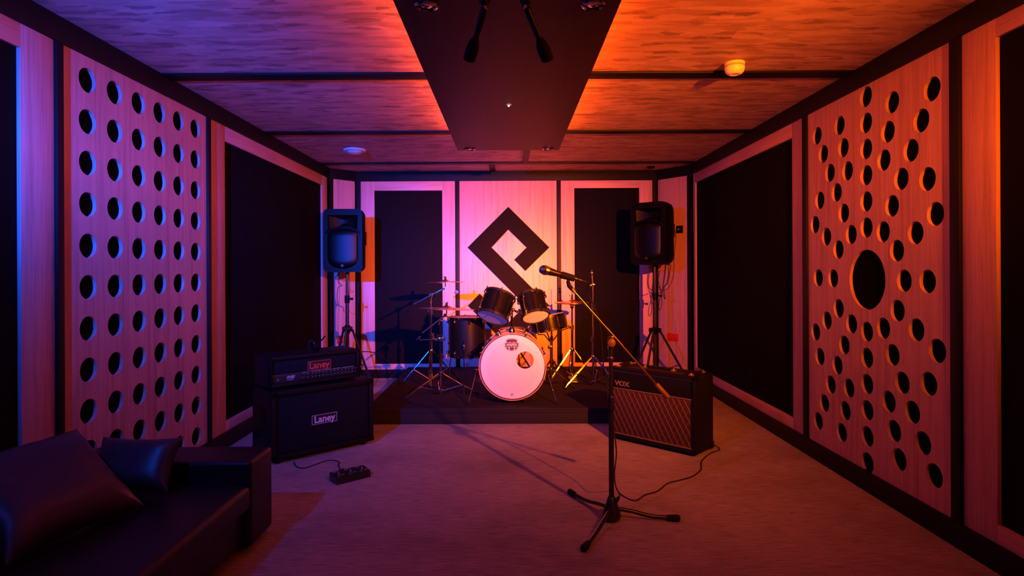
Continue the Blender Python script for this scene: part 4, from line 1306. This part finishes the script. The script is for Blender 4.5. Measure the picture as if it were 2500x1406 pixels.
# footswitch
fa = V((at(822, 1185, CH * F / (1183 - VY)).x, CH * F / (1183 - VY), 0))
fb = V((at(906, 1164, CH * F / (1162.5 - VY)).x, CH * F / (1162.5 - VY), 0))
fyaw = math.atan2(fb.y - fa.y, fb.x - fa.x)
fu = (fb - fa).normalized(); fn = V((-fu.y, fu.x, 0))
FW, FD, FH = (fb - fa).length, 0.105, 0.050
t = thing('footswitch', 'black three button footswitch on the floor in front of the speaker cabinet', 'footswitch', fa + fu * FW / 2 + fn * FD / 2, fyaw)
b = MB()
b.prism([(-FD / 2, 0), (FD / 2, 0), (FD / 2, FH), (-FD / 2 + 0.012, FH - 0.010)], FW, frame((-FW / 2, 0, 0), (0, 1, 0), (0, 0, 1)), bevel=0.002)
b.build('case', 'bmetal', t)
for i in (-1, 0, 1):
    x = i * 0.075
    s = MB().cyl((x, 0.002, FH - 0.006), (x, 0.002, FH + 0.006), 0.010, 0.009).cyl((x, 0.002, FH + 0.004), (x, 0.002, FH + 0.013), 0.006).build('button', 'chrome', t)
    MB().box((x - 0.012, 0.034, FH + 0.0005), (0.028, 0.003, 0.001)).build('marking', 'silver', t, smooth=False)
    MB().box((x + 0.014, -0.028, FH - 0.0035), (0.020, 0.003, 0.001), (0.12, 0, 0)).build('marking', 'silver', t, smooth=False)
MB().cyl((-0.03, FD / 2 - 0.012, FH - 0.004), (-0.03, FD / 2 + 0.02, FH - 0.022), 0.014).build('jack', 'rubber', t)
def fl_pt(px, py, z=0.004):
    d_ = (CH - z) * F / (py + ROLL * (px - VX) - VY)
    p_ = at(px, py, d_)
    return V((p_.x, d_, z))
jk = t.matrix_basis @ V((-0.03, FD / 2 + 0.024, FH - 0.026))
cable('footswitch_lead', 'thin black lead curling over the floor from the footswitch to the speaker cabinet',
      [jk, fl_pt(829, 1140), fl_pt(826, 1136), fl_pt(829, 1129), fl_pt(820, 1124.5), fl_pt(800, 1124), fl_pt(775, 1132), fl_pt(750, 1141), fl_pt(732, 1142), fl_pt(721, 1136), fl_pt(718, 1128)], 0.0035)

# ------------------------------------------------------------------ combo amplifier on the right
vfl = V((0.762, 4.53, 0)); vfr = V((1.256, 4.055, 0))
vu = (vfr - vfl).normalized()
vyaw = math.atan2(vu.y, vu.x)
vn = V((-vu.y, vu.x, 0))
VW, VD, VH = 0.70, 0.268, 0.525
vc = vfr - vu * VW / 2 + vn * VD / 2
vx = thing('combo_amplifier', 'black combo amplifier with a brown diamond pattern grille, right of the microphone stand', 'amplifier', vc, vyaw)
z0 = 0.018
mb = MB()
mb.box((0, 0.025, z0 + VH / 2), (VW, VD - 0.05, VH), None, 0.010)
e_ = 0.028
mb.box((0, -VD / 2 + 0.03, z0 + e_ / 2), (VW, 0.06, e_), None, 0.007).box((0, -VD / 2 + 0.03, z0 + VH - e_ / 2), (VW, 0.06, e_), None, 0.007)
mb.box((-VW / 2 + e_ / 2, -VD / 2 + 0.03, z0 + VH / 2), (e_, 0.06, VH), None, 0.007).box((VW / 2 - e_ / 2, -VD / 2 + 0.03, z0 + VH / 2), (e_, 0.06, VH), None, 0.007)
mb.build('cabinet', 'tolex', vx)
iw = VW - 2 * e_
zsplit = z0 + 0.365
ff = -VD / 2 + 0.014
MB().lim((-iw / 2, ff, zsplit + 0.006), (iw / 2, ff + 0.03, z0 + VH - e_), bevel=0.002).build('upper_panel', 'tolex', vx)
MB().lim((-iw / 2, ff + 0.004, z0 + e_ + 0.006), (iw / 2, ff + 0.03, zsplit), bevel=0.001).build('grille', 'grille', vx)
MB().lim((-iw / 2, ff - 0.003, zsplit - 0.001), (iw / 2, ff + 0.02, zsplit + 0.006), bevel=0.001).build('piping', 'gold', vx)
MB().lim((-iw / 2, ff - 0.003, z0 + e_), (iw / 2, ff + 0.02, z0 + e_ + 0.008), bevel=0.001).build('piping', 'gold', vx)
MB().lim((-iw / 2, ff - 0.004, z0 + VH - e_ - 0.0035), (iw / 2, ff + 0.002, z0 + VH - e_ - 0.0005)).build('piping', 'printlight', vx)
MB().mesh(text_mesh('VOX', 0.050, 0.002, 0.0012, 0.0, 1.15), Matrix.Translation((-iw / 2 + 0.082, ff - 0.0025, zsplit + 0.040)) @ UPRIGHT).build('badge', 'gold', vx, smooth=False)
for c_, along in ((V((-VW / 2 + 0.055, 0.0, 0)), 'y'), (V((VW / 2 - 0.055, 0.0, 0)), 'y'), (V((0, 0.0, 0)), 'x')):
    dv = V((0, 0.085, 0)) if along == 'y' else V((0.115, 0, 0))
    zt_ = z0 + VH
    hnd = MB()
    pts = smooth_path([c_ - dv + V((0, 0, zt_ + 0.006)), c_ - dv * 0.6 + V((0, 0, zt_ + 0.014)), c_ + dv * 0.6 + V((0, 0, zt_ + 0.014)), c_ + dv + V((0, 0, zt_ + 0.006))], 5)
    hnd.tube(pts, 0.008, 8)
    h_ = hnd.build('handle', 'leather', vx)
    for s in (-1, 1):
        q = c_ + dv * s
        MB().box(q + V((0, 0, zt_ + 0.005)), (0.030, 0.030, 0.010), None, 0.003).ball(q + V((0, 0, zt_ + 0.012)), 0.007).build('handle_cap', 'gold', h_)
for sx in (-1, 1):
    MB().box((sx * (VW / 2 - 0.012), -VD / 2 + 0.012, z0 + VH - 0.012), (0.030, 0.030, 0.030), None, 0.009).build('corner_cap', 'gold' if False else 'plastic', vx)
    MB().box((sx * (VW / 2 - 0.012), VD / 2 - 0.012, z0 + 0.020), (0.034, 0.034, 0.050), None, 0.009).build('corner_cap', 'plastic', vx)
    for sy in (-1, 1):
        MB().cyl((sx * 0.29, sy * 0.09, 0), (sx * 0.29, sy * 0.09, z0 + 0.002), 0.016, 0.019).build('foot', 'rubber', vx)
MB().lim((-iw / 2 + 0.09, -0.07, z0 + VH - 0.002), (iw / 2 - 0.10, -0.035, z0 + VH + 0.0015)).build('control_panel', 'redplate', vx)

# ------------------------------------------------------------------ microphone stand
mc = V((0.518, 3.06, 0))
st = thing('microphone_stand', 'black tripod boom microphone stand standing on the open floor, right of centre', 'microphone stand', mc)
feet = [fl_pt(1392, 1208, 0) - mc, fl_pt(1654, 1273, 0) - mc, fl_pt(1426, 1347, 0) - mc]
pole_top = at(1485, 872, 3.06).z
MB().lathe([(0, 0.0), (0.026, 0.0), (0.045, 0.012), (0.047, 0.035), (0.038, 0.065), (0.026, 0.095), (0.020, 0.115), (0.017, 0.120), (0, 0.120)], 6 * 4).build('hub', 'bmetal', st)
mb = MB().cyl((0, 0, 0.10), (0, 0, at(1487, 985, 3.06).z), 0.0135).build('lower_pole', 'bmetal', st)
MB().cyl((0, 0, at(1487, 990, 3.06).z), (0, 0, pole_top), 0.0105).build('upper_pole', 'bmetal', st)
zc_ = at(1487, 972, 3.06).z
MB().cyl((0, 0, zc_ - 0.055), (0, 0, zc_ + 0.02), 0.0175, 0.016).build('height_clutch', 'bmetal', st)
MB().lathe([(0, 0), (0.010, 0), (0.011, 0.006), (0.006, 0.010), (0, 0.010)], 20, axis((0, -0.016, zc_ + 0.002), (0, -1, 0))).build('rivet', 'chrome', st)
MB().lathe([(0.0, 0), (0.017, 0), (0.017, 0.006), (0.012, 0.008), (0.010, 0.016), (0, 0.016)], 20, Matrix.Translation((0, 0, pole_top - 0.008))).build('top_collar', 'steel', st)
MB().prism([(0, 0), (0.035, 0.035), (0.036, 0.012), (0.02, -0.015)], 0.012, Matrix.Translation((0.006, 0.006, 0.098)) @ UPRIGHT, bevel=0.002).build('release_lever', 'bmetal', st)
for f_ in feet:
    e = V((f_.x, f_.y, 0)); Lr = e.length; e.normalize()
    lg = MB().tube(smooth_path([e * 0.020 + V((0, 0, 0.060)), e * 0.10 + V((0, 0, 0.048)), e * (Lr * 0.62) + V((0, 0, 0.024)), e * Lr + V((0, 0, 0.017))], 6), 0.0105, 12).build('leg', 'bmetal', st)
    MB().tube([e * (Lr - 0.055) + V((0, 0, 0.018)), e * (Lr - 0.03) + V((0, 0, 0.0175)), e * (Lr + 0.005) + V((0, 0, 0.0175)), e * (Lr + 0.012) + V((0, 0, 0.017))], [0.0135, 0.0165, 0.017, 0.012], 14).build('rubber_foot', 'rubber', lg)
# boom, in a plane a little in front of the pole
by = 3.06
bA = at(1393, 702, by) - mc; bB = at(1603, 939, by) - mc; bC = at(1630, 969, by) - mc
bA.y = bB.y = bC.y = -0.005
zj = at(1487, 815, by).z
pj = V((0, 0, zj))
MB().tube([bA, bB], 0.0058, 12).build('boom_tube', 'brass', st)
mid0 = bA.lerp(bB, 0.42); mid1 = bA.lerp(bB, 0.60)
MB().tube([mid0, mid1], 0.0078, 12).build('boom_sleeve', 'brass', st)
MB().tube([bB - (bC - bB) * 0.06, bB, bC], [0.011, 0.0135, 0.0135], 16).build('counterweight', 'amberknob', st)
# swivel between pole top and boom, with the big round tension knob on its front
MB().cyl((0, 0, pole_top), (0, 0, pole_top + 0.055), 0.0115).box((0, -0.002, pole_top + 0.075), (0.030, 0.026, 0.07), None, 0.007).build('boom_swivel', 'bmetal', st)
kc = at(1490, 835, by) - mc
MB().lathe([(0, 0), (0.012, 0), (0.019, 0.006), (0.022, 0.016), (0.020, 0.026), (0.012, 0.031), (0, 0.032)], 24, axis((kc.x, -0.016, kc.z), (0.0, -1, 0))).build('tension_knob', 'amberknob', st)
# microphone clip and microphone
mh, mt_ = at(1328, 659, by), at(1407, 681, by)
mh.y = mt_.y = by - 0.012
md = (mt_ - mh).normalized()
cp = mh + md * 0.125
clipd = MB().lathe([(0.0145, -0.036), (0.0185, -0.036), (0.0165, 0.036), (0.0138, 0.036), (0.0145, -0.036)], 24, axis(cp - mc, md))
bd_ = (bB - bA).normalized()
clipd.tube([cp - mc + V((0, 0, -0.0158)), cp - mc + V((0.001, 0, -0.024)), bA - bd_ * 0.012, bA + bd_ * 0.018], [0.004, 0.010, 0.0115, 0.010], 14)
clipd.build('microphone_clip', 'rubber', st)
MB().tube([bA + bd_ * 0.010, bA + bd_ * 0.030], [0.0105, 0.009], 14).build('thread_nut', 'gold', st)
mic = thing('microphone', 'black vocal microphone with a round steel mesh head, held on the boom', 'microphone', mh)
q = V((0, 0, 0))
MB().lathe([(0, -0.026), (0.012, -0.0235), (0.0205, -0.015), (0.0247, -0.002), (0.0250, 0.006), (0.0235, 0.016), (0.0205, 0.027), (0, 0.027)], 32, axis((0, 0, 0), md)).build('grille', 'steel', mic)
MB().lathe([(0.0235, 0.002), (0.0263, 0.003), (0.0263, 0.0085), (0.0235, 0.0095)], 32, axis((0, 0, 0), md)).build('band', 'chrome', mic)
MB().lathe([(0, 0.026), (0.0205, 0.026), (0.0195, 0.036), (0.0165, 0.060), (0.0135, 0.088), (0.0120, 0.137), (0.011, 0.139), (0, 0.139)], 28, axis((0, 0, 0), md)).build('body', 'bmetal', mic)
MB().lathe([(0, 0.138), (0.0095, 0.138), (0.0095, 0.172), (0.006, 0.180), (0.004, 0.200), (0, 0.200)], 20, axis((0, 0, 0), md)).build('plug', 'bmetal', mic)
tail = mh + md * 0.198
vside = vc + vu * (VW / 2 + 0.03) + vn * 0.02
vrear = vc + vu * (VW / 2 - 0.08) + vn * (VD / 2 + 0.014)
cable('microphone_cable', 'long black cable drooping from the microphone to the floor and round to the combo amplifier',
      [tail, tail + V((0.03, 0.01, -0.015)), at(1436, 715, 3.12), at(1455, 760, 3.16), at(1466, 800, 3.2), at(1470, 850, 3.24), at(1474, 900, 3.27), at(1484, 960, 3.28), at(1497, 1040, 3.26), at(1505, 1105, 3.24),
       at(1500, 1155, 3.22), fl_pt(1505, 1192, 0.03), fl_pt(1522, 1211), fl_pt(1551, 1222), fl_pt(1575, 1208), fl_pt(1605, 1199), fl_pt(1630, 1180), fl_pt(1660, 1172), fl_pt(1690, 1163), fl_pt(1711, 1146), fl_pt(1713, 1126), vside + V((0, 0, 0.004)), vc + vu * (VW / 2 + 0.03) + vn * (VD / 2 + 0.03) + V((0, 0, 0.006)), vrear + V((0, 0, 0.05))], 0.0038)

# ------------------------------------------------------------------ sofa and cushions
sf = thing('sofa', 'low dark leather sofa along the left wall in the foreground', 'sofa', (-1.60, 1.85, 0))
S0 = V((-1.60, 1.85, 0))
def sl(lo, hi, bev, name, seg=4):
    lo, hi = V(lo) - S0, V(hi) - S0
    b = MB().box((lo + hi) / 2, hi - lo, None, bev, seg)
    return b.build(name, 'leather', sf)
sl((-1.99, 0.72, 0.05), (-1.20, 2.75, 0.20), 0.015, 'base')
sl((-1.93, 0.98, 0.20), (-1.165, 2.715, 0.317), 0.035, 'seat')
sl((-2.02, 2.705, 0.03), (-1.165, 2.955, 0.418), 0.022, 'arm')
sl((-2.02, 0.72, 0.03), (-1.165, 0.97, 0.418), 0.022, 'arm')
b = MB()
b.prism([(-2.03, 0.05), (-1.935, 0.05), (-1.935, 0.32), (-1.975, 0.49), (-1.99, 0.505), (-2.03, 0.505)], 1.955, Matrix.Translation((1.60, 2.70 - 1.85, 0)) @ UPRIGHT, bevel=0.012)
b.build('backrest', 'leather', sf)
for px_, py_ in ((-1.24, 0.80), (-1.24, 2.88), (-1.96, 0.80), (-1.96, 2.88)):
    MB().cyl((px_ + 1.60, py_ - 1.85, 0), (px_ + 1.60, py_ - 1.85, 0.05), 0.018, 0.024).build('foot', 'bmetal', sf)

def pillow(label, c, ux, uy, w_, h_, th, seed, name='cushion'):
    """pinched square cushion; ux, uy = edge directions"""
    rnd = random.Random(seed)
    ux = V(ux).normalized(); uy = V(uy); uy = (uy - ux * uy.dot(ux)).normalized(); n = ux.cross(uy)
    N = 30
    b = bmesh.new()
    ph = [rnd.uniform(0, 6.28) for _ in range(6)]
    def pt(u, v, s):
        pu = 1 - 0.10 * (1 - u * u) ** 1 * 0 - 0.085 * (1 - abs(v)) * 0
        # edges bow inward between the corners
        x = u * (1 - 0.10 * (1 - v * v) * abs(u) ** 2)
        y = v * (1 - 0.10 * (1 - u * u) * abs(v) ** 2)
        t_ = max(0.0, (1 - u ** 4) * (1 - v ** 4)) ** 0.62
        edge = (1 - t_)
        ang = math.atan2(v, u)
        wr = edge * t_ * 0.10 * (math.sin(ang * 22 + ph[0]) + 0.6 * math.sin(ang * 37 + ph[1])) + 0.05 * t_ * math.sin(3 * u + ph[2]) * math.sin(2.6 * v + ph[3])
        return c + ux * (x * w_ / 2) + uy * (y * h_ / 2) + n * (s * th / 2 * (t_ + wr))
    grid_ = {}
    for s in (1, -1):
        for i in range(N + 1):
            for j in range(N + 1):
                u = math.sin((-1 + 2 * i / N) * PI / 2); v = math.sin((-1 + 2 * j / N) * PI / 2)
                grid_[(s, i, j)] = b.verts.new(pt(u, v, s))
    for s in (1, -1):
        for i in range(N):
            for j in range(N):
                q_ = [grid_[(s, i, j)], grid_[(s, i + 1, j)], grid_[(s, i + 1, j + 1)], grid_[(s, i, j + 1)]]
                b.faces.new(q_ if s > 0 else q_[::-1])
    bmesh.ops.remove_doubles(b, verts=b.verts, dist=1e-4)
    m_ = MB()
    m_._merge(b)
    o = m_.build(name, 'cushion')
    return tag(o, label, 'cushion')
bl, br = V((-1.61, 1.915, 0.345)), V((-1.465, 2.395, 0.345))
ux = br - bl
uy = V((-0.335, 0.115, 0.275))
pillow('large dark satin cushion, nearer and bigger of the two on the sofa', (bl + br) / 2 + uy * 0.5, ux, uy, ux.length * 1.02, uy.length * 1.02, 0.15, 3)
bl2, br2 = V((-1.79, 2.54, 0.352)), V((-1.44, 2.53, 0.352))
ux = br2 - bl2
uy = V((-0.005, 0.115, 0.19))
pillow('smaller dark satin cushion leaning on the far arm of the sofa', (bl2 + br2) / 2 + uy * 0.5 + V((0, 0, 0.0)), ux, uy, ux.length * 1.03, uy.length * 1.05, 0.11, 5)
